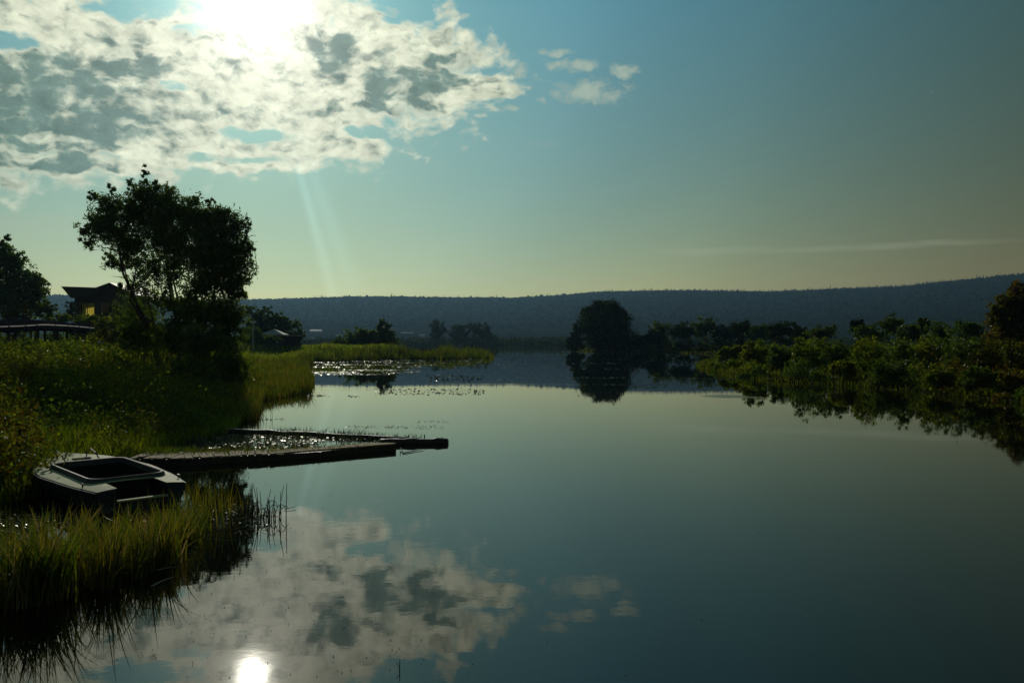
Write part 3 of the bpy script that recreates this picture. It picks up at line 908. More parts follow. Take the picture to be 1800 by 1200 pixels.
        tree('shrub', lab, 'shrub', px_lobes(lb, d, 0.8, rng), (x, y, z), n * 2, 0.46, M[mt], 0.08, 0.2, 0.55, 2.6, -0.6, 'bushes on the reed point', rng=rng, nl=5, crown='foliage', trunk='stem', minz=z)


mid_things()


# ------------------------------------------------------------------ the house and the shelter behind the meadow
def house_and_shelter():
    rng = np.random.default_rng(31)
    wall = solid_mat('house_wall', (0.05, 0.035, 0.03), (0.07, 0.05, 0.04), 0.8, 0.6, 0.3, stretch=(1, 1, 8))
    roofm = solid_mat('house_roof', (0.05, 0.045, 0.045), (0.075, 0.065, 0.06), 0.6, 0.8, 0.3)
    trim = solid_mat('house_trim', (0.16, 0.13, 0.05), (0.20, 0.16, 0.07), 0.6, 1, 0.1)
    glass = solid_mat('house_glass', (0.02, 0.02, 0.03), (0.03, 0.03, 0.04), 0.12, 1, 0, spec=0.6)
    d = 118; s = d / F
    X = lambda px: (px - 900) * s
    Zp = lambda py: CAM_Z + (HY - py) * s
    cx = X(178); g = gz(cx, d)
    root = empty('house', (cx, d, g), 'dark timber house with overhanging eaves and a lit yellow opening left of the willow', 'house')
    x0, x1 = X(132) - cx, X(222) - cx
    zt = Zp(514) - g
    # walls with a real opening where the yellow curtain shows
    ox0, ox1, oz0, oz1 = X(142) - cx, X(167) - cx, Zp(556) - g, Zp(533) - g
    b = Bag()
    b.box(((x0 + ox0) / 2, 0, zt / 2), (ox0 - x0, 0.3, zt)); b.box(((ox1 + x1) / 2, 0, zt / 2), (x1 - ox1, 0.3, zt))
    b.box(((ox0 + ox1) / 2, 0, oz0 / 2), (ox1 - ox0, 0.3, oz0)); b.box(((ox0 + ox1) / 2, 0, (oz1 + zt) / 2), (ox1 - ox0, 0.3, zt - oz1))
    b.box((x1 - .15, 4.15, zt / 2), (0.3, 8.0, zt))
    b.box((x0 + .15, 2.0, zt / 2), (0.3, 3.7, zt)); b.box((0, 8.3, 0.9), (x1 - x0, 0.3, 1.8))
    b.box((2.0, 8.3, zt / 2 + .9), (x1 - x0 - 4.0, 0.3, zt - 1.8))
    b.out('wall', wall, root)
    m, T, out = new_mat('yellow_curtain')
    tr = T.n.new('ShaderNodeBsdfTranslucent')
    tc = T.n.new('ShaderNodeTexCoord')
    wvn = T.noise(T.v('MULTIPLY', tc.outputs['Object'], (5, 1, 0.5)), 2.0, 3.0)
    T.put(tr.inputs[0], T.mix(wvn, (0.66, 0.56, 0.08), (0.42, 0.34, 0.05))); T.l.new(tr.outputs[0], out.inputs[0])
    vs = []; fs = []
    for i in range(25):
        t = i / 24
        for zz in (oz0 + .05, oz1 - .05):
            vs.append((ox0 + (ox1 - ox0) * t, 0.32 + 0.06 * math.sin(t * 40), zz))
        if i: fs.append((2 * i - 2, 2 * i, 2 * i + 1, 2 * i - 1))
    cu = mesh_np('curtain', vs, fs, [m], root)
    b = Bag()
    for xx in (ox0, (ox0 + ox1) / 2, ox1): b.box((xx, -0.16, (oz0 + oz1) / 2), (0.1, 0.06, oz1 - oz0))
    for zz in (oz0, oz1): b.box(((ox0 + ox1) / 2, -0.163, zz), (ox1 - ox0 + .2, 0.06, 0.1))
    b.out('window_frame', trim, root)
    # wide flat eave at the left, main gable behind
    e0, e1 = X(119) - cx, X(168) - cx
    zA, zB = Zp(506) - g, Zp(508) - g
    b = Bag()
    b.add([(e0, -1.6, zA), (e1 + 1, -1.6, zB), (e1 + 1, 4.2, zB), (e0, 4.2, zA), (x0, -1.2, zA - 1.5), (e1 + 1, -1.2, zA - .9), (e1 + 1, 4.0, zA - .9), (x0, 4.0, zA - 1.5)],
          [(0, 1, 2, 3), (7, 6, 5, 4), (0, 4, 5, 1), (1, 5, 6, 2), (2, 6, 7, 3), (3, 7, 4, 0)])
    b.out('porch_roof', roofm, root)
    b = Bag(); b.tube([(e0, -1.62, zA + .05), (e1 + 1, -1.62, zB + .05)], 0.07, 4); b.out('gutter', trim, root)
    r0, rm, r1 = X(160) - cx, X(196) - cx, X(238) - cx
    zl, zr, zm = Zp(510) - g, Zp(518) - g, Zp(497) - g
    b = Bag()
    b.add([(r0, -0.6, zl), (rm, -0.6, zm), (r1, -0.6, zr), (r0, 9.0, zl), (rm, 9.0, zm), (r1, 9.0, zr),
           (r0, -0.6, zl - .2), (rm, -0.6, zm - .2), (r1, -0.6, zr - .2), (r0, 9.0, zl - .2), (rm, 9.0, zm - .2), (r1, 9.0, zr - .2)],
          [(0, 1, 4, 3), (1, 2, 5, 4), (6, 9, 10, 7), (7, 10, 11, 8), (0, 6, 7, 1), (1, 7, 8, 2), (3, 4, 10, 9), (4, 5, 11, 10), (0, 3, 9, 6), (2, 8, 11, 5)])
    rf = b.out('roof', roofm, root)
    b = Bag(); b.add([(r0 + .3, -.1, zl - .25), (r1 - .3, -.1, zr - .25), (rm, -.1, zm - .25), (r0 + .3, .1, zl - .25), (r1 - .3, .1, zr - .25), (rm, .1, zm - .25)],
                     [(0, 1, 2), (5, 4, 3), (0, 3, 4, 1), (1, 4, 5, 2), (2, 5, 3, 0)])
    b.out('gable', wall, root)
    for px in (185, 205):
        b = Bag(); b.box((X(px) - cx, -0.17, Zp(540) - g), (0.9, 0.06, 1.2)); w_ = b.out('window', glass, root)
        b = Bag()
        for q in (-.5, .5): b.box((X(px) - cx + q, -0.2, Zp(540) - g), (0.08, 0.08, 1.36))
        for q in (-.64, .64): b.box((X(px) - cx, -0.203, Zp(540) - g + q), (0.92, 0.08, 0.08))
        b.out('frame', trim, w_)

    # long open shelter with a low barrel roof
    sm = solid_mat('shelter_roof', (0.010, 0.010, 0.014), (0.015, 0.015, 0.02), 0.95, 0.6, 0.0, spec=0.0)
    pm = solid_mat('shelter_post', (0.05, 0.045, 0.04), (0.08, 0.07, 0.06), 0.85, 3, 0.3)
    line = [(-90, 50, 4.35), (-40, 54, 4.5), (0, 58, 4.62), (40, 63, 4.82), (90, 74, 4.92), (130, 85, 4.93), (177, 97, 4.85)]
    pts = np.array([((p - 900) / F * dd, dd, z) for p, dd, z in line])
    base = np.array((pts[3][0], pts[3][1], gz(pts[3][0], pts[3][1])))
    root = empty('open_shelter', tuple(base), 'long open shelter with a low curved dark roof on posts at the left', 'shelter')
    k = 24
    t = np.linspace(0, len(pts) - 1, k)
    C = np.stack([np.interp(t, np.arange(len(pts)), pts[:, i]) for i in range(3)], 1)
    dr = np.gradient(C, axis=0); dr[:, 2] = 0; dr /= np.linalg.norm(dr, axis=1)[:, None]
    nr = np.stack([dr[:, 1], -dr[:, 0], np.zeros(k)], 1)
    V = []; prof = [(math.cos(a), 0.85 * math.sin(a)) for a in np.linspace(0, math.pi, 9)]
    for i in range(k):
        for sgn, dz in ((1, 0), (0.97, -0.05)):
            for c, s_ in prof:
                V.append(C[i] + nr[i] * 1.7 * c * sgn + np.array((0, 0, -0.95 + 0.95 * s_ + dz)) - base)
    fs = []
    for i in range(k - 1):
        for j in range(8):
            a = i * 18 + j; fs.append((a, a + 1, a + 19, a + 18))
            a += 9; fs.append((a, a + 18, a + 19, a + 1))
        a = i * 18; fs.append((a, a + 18, a + 27, a + 9)); a += 8; fs.append((a, a + 9, a + 27, a + 18))
    for a in (0, (k - 1) * 18):
        for j in range(8): fs.append((a + j, a + 9 + j, a + 10 + j, a + 1 + j))
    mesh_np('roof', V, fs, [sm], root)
    tpx = [-70, -30, 2, 30, 62, 82, 98, 111, 126, 150]
    for px in tpx:
        i = np.argmin(np.abs(900 + F * C[:, 0] / C[:, 1] - px))
        for sd in (1, -1):
            q = C[i] + nr[i] * 1.45 * sd
            g = gz(q[0], q[1]) - 0.1
            top = C[i][2] - 0.55
            b = Bag(); b.box((0, 0, 0), (0.2, 0.2, top - g), rz=math.atan2(dr[i][1], dr[i][0]))
            b.v = [tuple(np.array(v) + np.array((q[0], q[1], (top + g) / 2)) - base) for v in b.v]
            b.out('post', pm, root)
    for sd in (1, -1):
        b = Bag(); b.tube([C[i] + nr[i] * 1.45 * sd + np.array((0, 0, -0.62)) - base for i in range(0, k)], 0.09, 4); b.out('beam', pm, root)

    # trees and bushes around them
    d = 92
    lb = [(8, 430, 14, 20), (10, 455, 30, 25), (25, 470, 30, 28), (-20, 480, 40, 45), (35, 500, 38, 30), (60, 510, 28, 26), (5, 525, 50, 35), (70, 490, 14, 16), (55, 535, 35, 24), (80, 545, 20, 16)]
    x, y, z = pxbase(12, d)
    tree('broadleaf_tree', 'tall dark tree at the left edge of the picture behind the shelter', 'tree', px_lobes(lb, d, 0.8, rng), (x, y, z), 24000, 0.3, M['willow'], 0.2, 0.17, 0.45, 2.2, 0.0, rng=rng)
    bs = [(28, 553, 34, 14, 84, 'leaf_russet', 'reddish bush showing above the left end of the shelter roof'),
          (98, 560, 22, 12, 95, 'willow', 'green bush over the middle of the shelter roof'),
          (128, 548, 11, 20, 112, 'willow', 'slim bush close to the left corner of the house'),
          (150, 560, 26, 9, 104, 'leaf_olive', 'low hedge like bush right below the yellow opening'),
          (190, 578, 30, 22, 82, 'leaf_olive', 'rounded olive green bush at the right end of the shelter'),
          (222, 548, 26, 34, 96, 'leaf_dark', 'tall dark bush covering the right side of the house'),
          (250, 590, 30, 24, 74, 'leaf_dark', 'dark bush between the shelter and the willow foot')]
    for px, py, rx, ry, d, mt, lab in bs:
        s = d / F; x, y, z = pxbase(px, d)
        lb = [(at(px, py, d), (rx * s, rx * s * .8, ry * s), 1)]
        for k_ in range(4):
            lb.append((at(px + rng.uniform(-.8, .8) * rx, py + rng.uniform(-.8, .4) * ry, d + rng.uniform(-.5, .5)), (rx * s * .45, rx * s * .45, ry * s * .5), .8))
        lb.append((np.array((x, y, z + .4)), (rx * s * .9, rx * s * .8, max(0.5, (at(px, py, d)[2] - z) * .7)), .8))
        tree('bush', lab, 'bush', lb, (x, y, z), 4200, 0.22, M[mt], 0.06, 0.2, 0.5, 2, 0.1, 'bushes around the house and the shelter', rng=rng, nl=4, crown='foliage', trunk='stem', minz=z)


house_and_shelter()


# ------------------------------------------------------------------ the tall willow on the left bank
def willow():
    rng = np.random.default_rng(41)
    d = 48.0
    lb = [(254, 304, 5, 12, 1.0), (230, 324, 9, 12, .8), (272, 320, 7, 12, .8), (300, 332, 10, 12, .7), (345, 352, 9, 12, .7), (370, 356, 9, 10, .7), (160, 344, 10, 10, .7), (196, 336, 9, 12, .7), (432, 398, 8, 12, .7), (444, 440, 6, 10, .7), (146, 404, 8, 8, .8), (255, 318, 7, 16, .9), (250, 345, 32, 28), (285, 350, 26, 24, .8), (228, 372, 28, 26, .9), (190, 362, 30, 22), (168, 398, 28, 26), (195, 400, 34, 30), (158, 424, 14, 14, .8),
          (225, 430, 38, 34), (208, 462, 20, 13, 1.1), (190, 452, 10, 10, .7), (270, 385, 45, 42), (312, 372, 42, 36), (348, 385, 34, 30), (385, 378, 28, 20, .8), (375, 408, 45, 38), (412, 400, 26, 26, .8),
          (300, 425, 48, 42), (345, 445, 48, 40), (400, 445, 46, 40), (428, 440, 18, 24, .7), (418, 478, 30, 32), (408, 510, 28, 28, .8), (425, 520, 12, 14, .6), (375, 490, 40, 38), (255, 470, 36, 26, .7),
          (300, 480, 34, 30, .45), (345, 505, 32, 34, .6), (245, 505, 30, 20, .45), (215, 505, 20, 9, .5), (280, 530, 34, 26, .6), (390, 545, 40, 32), (335, 550, 40, 34)]
    lobes = px_lobes(lb, d, 0.75, rng, 0.5)
    bx = (330 - 900) / F * d; base = (bx, d, gz(bx, d))
    root = empty('willow_tree', base, 'tall dark many stemmed willow on the left bank, the largest tree in view', 'tree')
    P = crown_points(lobes, 76000, 0.27, 0.5, rng, 0.9)
    V, Fc = leaf_quads(P - np.array(base), 0.20, 3.4, 0.7, rng)
    mesh_np('crown', V, Fc, [M['willow']], root)
    stems = [(330, [(375, 408), (400, 445), (412, 480), (348, 385)]), (318, [(312, 372), (270, 385), (300, 425), (255, 320)]), (300, [(225, 430), (195, 400), (208, 462), (190, 362)]), (345, [(390, 545), (408, 510), (418, 478)]),
             (295, [(245, 505), (215, 505), (255, 470)])]
    for px, tg in stems:
        b = Bag()
        x = (px - 900) / F * d; yy = d + rng.uniform(-.8, .8)
        limbs(b, (x, yy, gz(x, yy) - .15), [at(p[0], p[1], d + rng.uniform(-.8, .8)) for p in tg], 0.17, rng, split=0.3)
        b.v = [tuple(np.array(v) - np.array(base)) for v in b.v]
        b.out('trunk', M['bark'], root, smooth=True)
    und = [(240, 560, 34, 30, 53, 'willow', 'loose bush beside the leaning left stem of the willow'),
           (255, 590, 44, 38, 50, 'leaf_dark', 'dense dark bush at the left foot of the willow'),
           (300, 600, 44, 40, 46, 'leaf_dark', 'dark bush right in front of the willow stems'),
           (355, 610, 46, 42, 44, 'willow', 'broad dark bush under the right side of the willow'),
           (400, 600, 36, 44, 47, 'leaf_dark', 'rounded bush at the right foot of the willow'),
           (405, 650, 34, 30, 41, 'willow', 'low bush by the water below the willow'),
           (340, 660, 50, 34, 38, 'leaf_dark', 'shaded low thicket on the slope below the willow')]
    for px, py, rx, ry, dd, mt, lab in und:
        s = dd / F; x, y, z = pxbase(px, dd)
        lbb = [(at(px, py, dd), (rx * s, rx * s * .7, ry * s), 1)]
        for k_ in range(5):
            lbb.append((at(px + rng.uniform(-.9, .9) * rx, py + rng.uniform(-.9, .3) * ry, dd + rng.uniform(-.5, .5)), (rx * s * .4, rx * s * .4, ry * s * .4), .8))
        tree('bush', lab, 'bush', lbb, (x, y, z), 6500, 0.14, M[mt], 0.05, 0.2, 0.5, 2.4, 0.2, 'bushes at the foot of the willow', rng=rng, nl=5, crown='foliage', trunk='stem', minz=z - .05)


willow()


# ------------------------------------------------------------------ ground cover
def cover():
    rng = np.random.default_rng(51)
    # grass of the left bank and the meadow
    P = scatter(100000, 11, 190, angle(-60), angle(700), LEFT, 0.0, rng=rng,
                keep=lambda P, s: (P[:, 1] > 50) | (s < 2.0) | (rng.uniform(size=len(P)) < 0.04 + 0.5 * (low_noise(P, 0.9, 5) > .72)))
    n = len(P); r = np.hypot(P[:, 0], P[:, 1])
    B = np.column_stack([P, ground_z(P) - 0.03])
    s = sdist(P, LEFT)
    h = rng.uniform(0.16, 0.5, n) * (0.6 + 0.8 * low_noise(P, 0.35)) * (1 + 0.5 * (r > 90))
    V, Fc = blade_mesh(B, h, wid(P, 0.012) * rng.uniform(.8, 1.5, n), rng.uniform(0.1, 0.8, n), rng)
    mi = np.repeat((rng.uniform(size=n) < .08).astype(int), 3)
    tag(mesh_np('meadow_grass', V, Fc, [M['grass'], M['dry']], midx=mi), kind='stuff')
    # tall reeds along the left waterline, thick on the tongue by the willow and on the reed point
    keep = lambda P, s: (P[:, 1] > 30) & (P[:, 0] > -15 - 0.12 * P[:, 1])
    P = scatter(22000, 30, 175, angle(395), angle(880), LEFT, -0.5, 9.0, rng, keep)
    n = len(P)
    h = rng.uniform(0.35, 1.1, n) ** 1.3 * (0.35 + 0.75 * low_noise(P, 0.7, 1.0)) * np.where(P[:, 1] > 90, 0.9 + 0.9 * low_noise(P, 0.12, 3), 1)
    B = np.column_stack([P, np.maximum(ground_z(P), -0.3) - 0.03])
    V, Fc = blade_mesh(B, h + 0.1, wid(P, 0.016) * rng.uniform(.8, 1.6, n), rng.uniform(0.05, 0.45, n), rng)
    fb = B[:, 1] > 80
    tri = lambda m_: np.repeat(m_, 3)
    tag(mesh_np('shore_reeds', V, Fc[tri(~fb)], [M['reed']]), kind='stuff')
    tag(mesh_np('reed_point_grass', V, Fc[tri(fb)], [M['sedge']]), kind='stuff')
    # leafy weeds over the near slope
    P = scatter(1500, 12, 80, angle(-60), angle(470), LEFT, 0.3, rng=rng)
    n = len(P); g = ground_z(P); hh = rng.uniform(0.12, 0.55, n) * (0.5 + low_noise(P, 0.6, 2))
    k = 26
    C = np.repeat(np.column_stack([P, g + hh * .5]), k, 0) + rng.normal(size=(n * k, 3)) * np.repeat(np.column_stack([hh * .45, hh * .45, hh * .35]), k, 0)
    V, Fc = leaf_quads(C, 0.085 * np.repeat(np.maximum(1, P[:, 1] / 28), k), 2.0, 0.2, rng)
    tag(mesh_np('bank_weeds', V, Fc, [M['weed']]), kind='stuff')
    # knee high mounds of dark weeds on the slope
    P = scatter(620, 14, 105, angle(-60), angle(440), LEFT, 0.5, rng=rng)
    n = len(P); g = ground_z(P); hh = rng.uniform(0.2, 0.62, n) * np.where(rng.uniform(size=n) < .3, 2.1, 1) * np.where(P[:, 1] > 45, np.where(P[:, 1] > 58, 0.62, 1.2), 1); rw = np.clip(hh, 0, .9) * rng.uniform(0.7, 1.4, n); k = 300
    u_ = rng.normal(size=(n * k, 3)); u_ /= np.linalg.norm(u_, axis=1)[:, None]; u_[:, 2] = np.abs(u_[:, 2])
    C = np.repeat(np.column_stack([P, g]), k, 0) + u_ * (rng.uniform(0, 1, n * k) ** .35 * (1 + .25 * np.sin(u_[:, 0] * 6 + u_[:, 2] * 5) + rng.normal(0, .2, n * k)))[:, None] * np.repeat(np.column_stack([rw, rw, hh]), k, 0)
    V, Fc = leaf_quads(C, 0.095 * np.repeat(np.maximum(1, P[:, 1] / 26), k), 2.0, 0.2, rng)
    mi = np.repeat(rng.integers(0, 3, n), k)
    tag(mesh_np('slope_undergrowth', V, Fc, [M['leaf_dark'], M['weed'], M['leaf_olive']], midx=mi), kind='stuff')
    # rusty dock and dry stalks by the left picture edge
    P = scatter(420, 13, 34, angle(-80), angle(58), LEFT, 0.3, rng=rng)
    n = len(P); g = ground_z(P); hh = rng.uniform(0.4, 0.95, n); k = 34
    C = np.repeat(np.column_stack([P, g + hh * .55]), k, 0) + rng.normal(size=(n * k, 3)) * np.repeat(np.column_stack([hh * .18, hh * .18, hh * .33]), k, 0)
    V, Fc = leaf_quads(C, 0.09, 1.8, 0.3, rng)
    tag(mesh_np('rusty_weeds', V, Fc, [M['leaf_russet']]), kind='stuff')

    # brush of the right bank: mounds of leaves, higher inland
    P = scatter(300, 37, 190, angle(1000), angle(1900), RIGHT, 0.2, rng=rng, keep=lambda P, s: (s < 45) & (P[:, 0] > 10))
    n = len(P); s = sdist(P, RIGHT); g = ground_z(P); r = np.hypot(P[:, 0], P[:, 1])
    hh = np.minimum(1.7, 0.5 + 0.2 * s) * rng.uniform(0.3, 1.3, n) * np.where(r > 140, 0.5, 1.0)
    rw = np.clip(hh * rng.uniform(0.6, 1.05, n), 0.6, 3.0)
    kind = np.where(rng.uniform(size=n) < 0.45, 1, 0)
    kind = np.where((rng.uniform(size=n) < 0.5) & (P[:, 0] / P[:, 1] > (1640 - 900) / F), 2, kind)
    for kk, nm, mt in ((0, 'right_bank_brush', 'leaf_olive'), (1, 'right_bank_dark_brush', 'leaf_dark'), (2, 'right_bank_russet_brush', 'leaf_russet')):
        q = kind == kk; m = int(q.sum()); k = 560
        u_ = rng.normal(size=(m * k, 3)); u_ /= np.linalg.norm(u_, axis=1)[:, None]; u_[:, 2] = np.abs(u_[:, 2])
        rr = rng.uniform(0, 1, m * k) ** 0.3 * (1 + 0.3 * np.sin(u_[:, 0] * 6 + np.repeat(P[q, 0], k) * 3) * np.sin(u_[:, 1] * 5 + u_[:, 2] * 7) + rng.normal(0, 0.06, m * k))
        C = np.repeat(np.column_stack([P[q], g[q]]), k, 0) + u_ * rr[:, None] * np.repeat(np.column_stack([rw[q], rw[q], hh[q]]), k, 0)
        V, Fc = leaf_quads(C, 0.13 * np.repeat(np.maximum(1, r[q] / 52), k), 2.0, 0.1, rng)
        tag(mesh_np(nm, V, Fc, [M[mt]]), kind='stuff')
    P = scatter(7000, 36, 235, angle(1000), angle(1900), RIGHT, -0.4, 5, rng=rng)
    n = len(P); r = np.hypot(P[:, 0], P[:, 1])
    h = rng.uniform(0.25, 0.9, n) * (0.1 + 0.9 * low_noise(P, 0.9, 1.0))
    V, Fc = blade_mesh(np.column_stack([P, np.maximum(ground_z(P), -.3) - .03]), h, wid(P, 0.02) * rng.uniform(.8, 1.6, n), rng.uniform(0.1, 0.6, n), rng)
    tag(mesh_np('right_bank_grass', V, Fc, [M['sedge']]), kind='stuff')


cover()


# ------------------------------------------------------------------ reeds in the foreground water
def reed_mesh(roots, hs, ws, rng, lean=(0.05, 0.5), seg=5, tow=None):
    """curved blades of several segments"""
    n = len(roots)
    th = rng.uniform(0, 2 * np.pi, n) if tow is None else tow
    ln = rng.uniform(*lean, n) * hs
    ph = rng.uniform(0, np.pi, n)
    wd = np.stack([np.cos(ph), np.sin(ph) * 0.6, np.zeros(n)], 1)
    V = []
    for j in range(seg + 1):
        t = j / seg
        c = roots + np.stack([np.cos(th) * ln * t ** 2.2, np.sin(th) * ln * t ** 2.2, hs * (t - 0.18 * (ln / hs) * t ** 3)], 1)
        w = (ws * (1 - t ** 2.2 * 0.93))[:, None] * 0.5
        V += [c - wd * w, c + wd * w]
    V = np.stack(V, 1).reshape(-1, 3)
    i = np.arange(n)[:, None] * (2 * seg + 2)
    fc = np.concatenate([i + np.array([[2 * j, 2 * j + 1, 2 * j + 3, 2 * j + 2]]) for j in range(seg)], 1).reshape(-1, 4)
    return V, fc


def foreground_reeds():
    rng = np.random.default_rng(61)
    # bed along the lower left: lower limit of the roots in the photograph, by column
    lim = np.array([(-80, 1085), (0, 1080), (60, 1072), (120, 1058), (180, 1036), (235, 1018), (280, 998), (320, 966), (345, 930), (400, 915), (440, 905)], float)
    roots = []; hs = []
    k = 0; tw = []; lr = []
    while k < 185:
        px = rng.uniform(-80, 345); lo = np.interp(px, lim[:, 0], lim[:, 1])
        py = lo - abs(rng.normal(0, 1)) * 52
        if py < 906 and px > 60: continue
        if py < 893: continue
        x, y = W(px, py)
        cap = max(.12, (py - 893) / F * y) * rng.uniform(.7, 1.25)
        tuft = rng.uniform() < .42
        m = int(rng.integers(22, 44)) if tuft else int(rng.integers(3, 12)); k += 1
        rr = rng.normal(0, 0.055 if tuft else 0.11, (m, 2))
        hh = rng.uniform(0.26, 0.60) + (0.42 if py > lo - 32 else 0.16 if py > lo - 70 else 0) + (0.10 if px < 130 else 0)
        roots.append(np.column_stack([x + rr[:, 0], y + rr[:, 1], np.full(m, -0.12)]))
        hs.append(0.12 + np.minimum(hh, cap) * rng.uniform(0.4, 1.15, m))
        tw.append(np.arctan2(rr[:, 1], rr[:, 0]) + rng.normal(0, .4, m))
    R = np.concatenate(roots); H = np.concatenate(hs); TW = np.concatenate(tw)
    V, Fc = reed_mesh(R, H, rng.uniform(0.012, 0.032, len(R)), rng, (0.04, 0.50), tow=TW)
    Rb, Hb = R[::8], H[::8] * 0.95
    V2, F2 = reed_mesh(Rb + rng.normal(0, .03, Rb.shape) * (1, 1, 0), Hb, rng.uniform(0.012, 0.026, len(Rb)), rng, (0.6, 1.1))
    V, Fc = np.concatenate([V, V2]), np.concatenate([Fc, F2 + len(V)])
    ids = np.arange(len(Fc)) // 5
    mi = (np.random.default_rng(5).uniform(size=ids.max() + 1) < .14).astype(int)[ids]
    tag(mesh_np('foreground_reed_bed', V, Fc, [M['reed'], M['dry']], midx=mi), kind='stuff')
    # sparser reeds in the shallow water around the boat stern and up to the pier
    roots = []; hs = []
    for px, py, m, h in [(350, 905, 20, .55), (362, 912, 16, .5), (378, 905, 18, .55), (392, 900, 16, .45), (335, 915, 16, .4), (345, 880, 14, .4), (310, 925, 16, .42), (300, 905, 8, .4), (270, 925, 8, .2),
                         (237, 905, 5, .4), (205, 930, 6, .2), (420, 895, 8, .4), (368, 930, 12, .55), (330, 950, 12, .4)]:
        x, y = W(px, py); m = int(m * 1.8); h *= 1.12
        roots.append(np.column_stack([x + rng.normal(0, .11, m), y + rng.normal(0, .12, m), np.full(m, -.1)])); hs.append(h * rng.uniform(.5, 1.15, m) + .1)
    R = np.concatenate(roots); H = np.concatenate(hs)
    V, Fc = reed_mesh(R, H, rng.uniform(0.008, 0.018, len(R)), rng, (0.02, 0.3))
    tag(mesh_np('stern_reeds', V, Fc, [M['reed']]), kind='stuff')

    # thin bent rushes right of the boat, seen against the sky in the water
    def rush(px, py, n, h0, h1, spread, label, bent=3):
        x, y = W(px, py)
        root = empty('rush_clump', (x, y, 0), label, 'rushes', 'rush clumps standing in open water')
        for q in range(n):
            b = Bag()
            r = rng.normal(0, spread, 2) * (1, .5); h = rng.uniform(h0, h1); th = rng.uniform(0, 6.28); ln = rng.uniform(.02, .22) * h
            pts = []
            for j in range(7):
                t = j / 6
                if q < bent:   # arched over, tip hanging back to the water
                    a = t * 2.5
                    pts.append((r[0] + .25 * h * (1 - math.cos(a)) * (1 if q else -1), r[1] + .05 * t, h * .62 * math.sin(a) - .1 * (1 - t)))
                else:
                    pts.append((r[0] + math.cos(th) * ln * t * t, r[1] + math.sin(th) * ln * t * t, -.1 + (h + .1) * t))
            b.tube(pts, [.009 - .005 * j / 6 for j in range(7)], 4)
            b.out('stem', M['rush'], root)
    rush(468, 912, 26, .28, .6, .17, 'loose clump of dark bent rushes in open water right of the boat', 7)
    rush(436, 905, 12, .3, .55, .08, 'narrow upright rushes between the bent clump and the boat')
    rush(440, 735, 30, .25, .6, .42, 'wide clump of upright rushes at the shore beyond the pier', 0)
    # weeds grown over the pier
    roots = []; hs = []
    for q in range(340):
        t = rng.uniform(0, 1) ** 1.4; px = 250 + t * 400; py = np.interp(px, [230, 408, 535, 642, 697], [797, 794, 788, 780, 777]) + rng.uniform(-3, 4)
        d_ = (CAM_Z - .17) * F / (py - HY); m = 4
        roots.append(np.column_stack([(px - 900) / F * d_ + rng.normal(0, .05, m), d_ + rng.normal(0, .06, m), np.full(m, .12)])); hs.append(rng.uniform(.05, .22, m) * (1.3 - t) + .04)
    R = np.concatenate(roots); H = np.concatenate(hs)
    V, Fc = reed_mesh(R, H, rng.uniform(.01, .025, len(R)), rng, (.2, .9), 3)
    tag(mesh_np('pier_weeds', V, Fc, [M['weed']]), kind='stuff')
    # plants along the far log
    roots = []; hs = []
    for q in range(620):
        px = rng.uniform(480, 735) if q < 260 else rng.uniform(270, 540); py = 757 + (px - 430) * 0.045 + rng.uniform(-3, 9) if q < 260 else rng.uniform(766, 793)
        x, y = W(px, py); m = 3
        roots.append(np.column_stack([x + rng.normal(0, .06, m), y + rng.normal(0, .1, m), np.full(m, -.05)])); hs.append(rng.uniform(.08, .28 if px < 650 else .16, m) + .05)
    R = np.concatenate(roots); H = np.concatenate(hs)
    V, Fc = reed_mesh(R, H, rng.uniform(.012, .03, len(R)), rng, (.2, .8), 3)
    tag(mesh_np('log_side_plants', V, Fc, [M['rush']]), kind='stuff')


foreground_reeds()


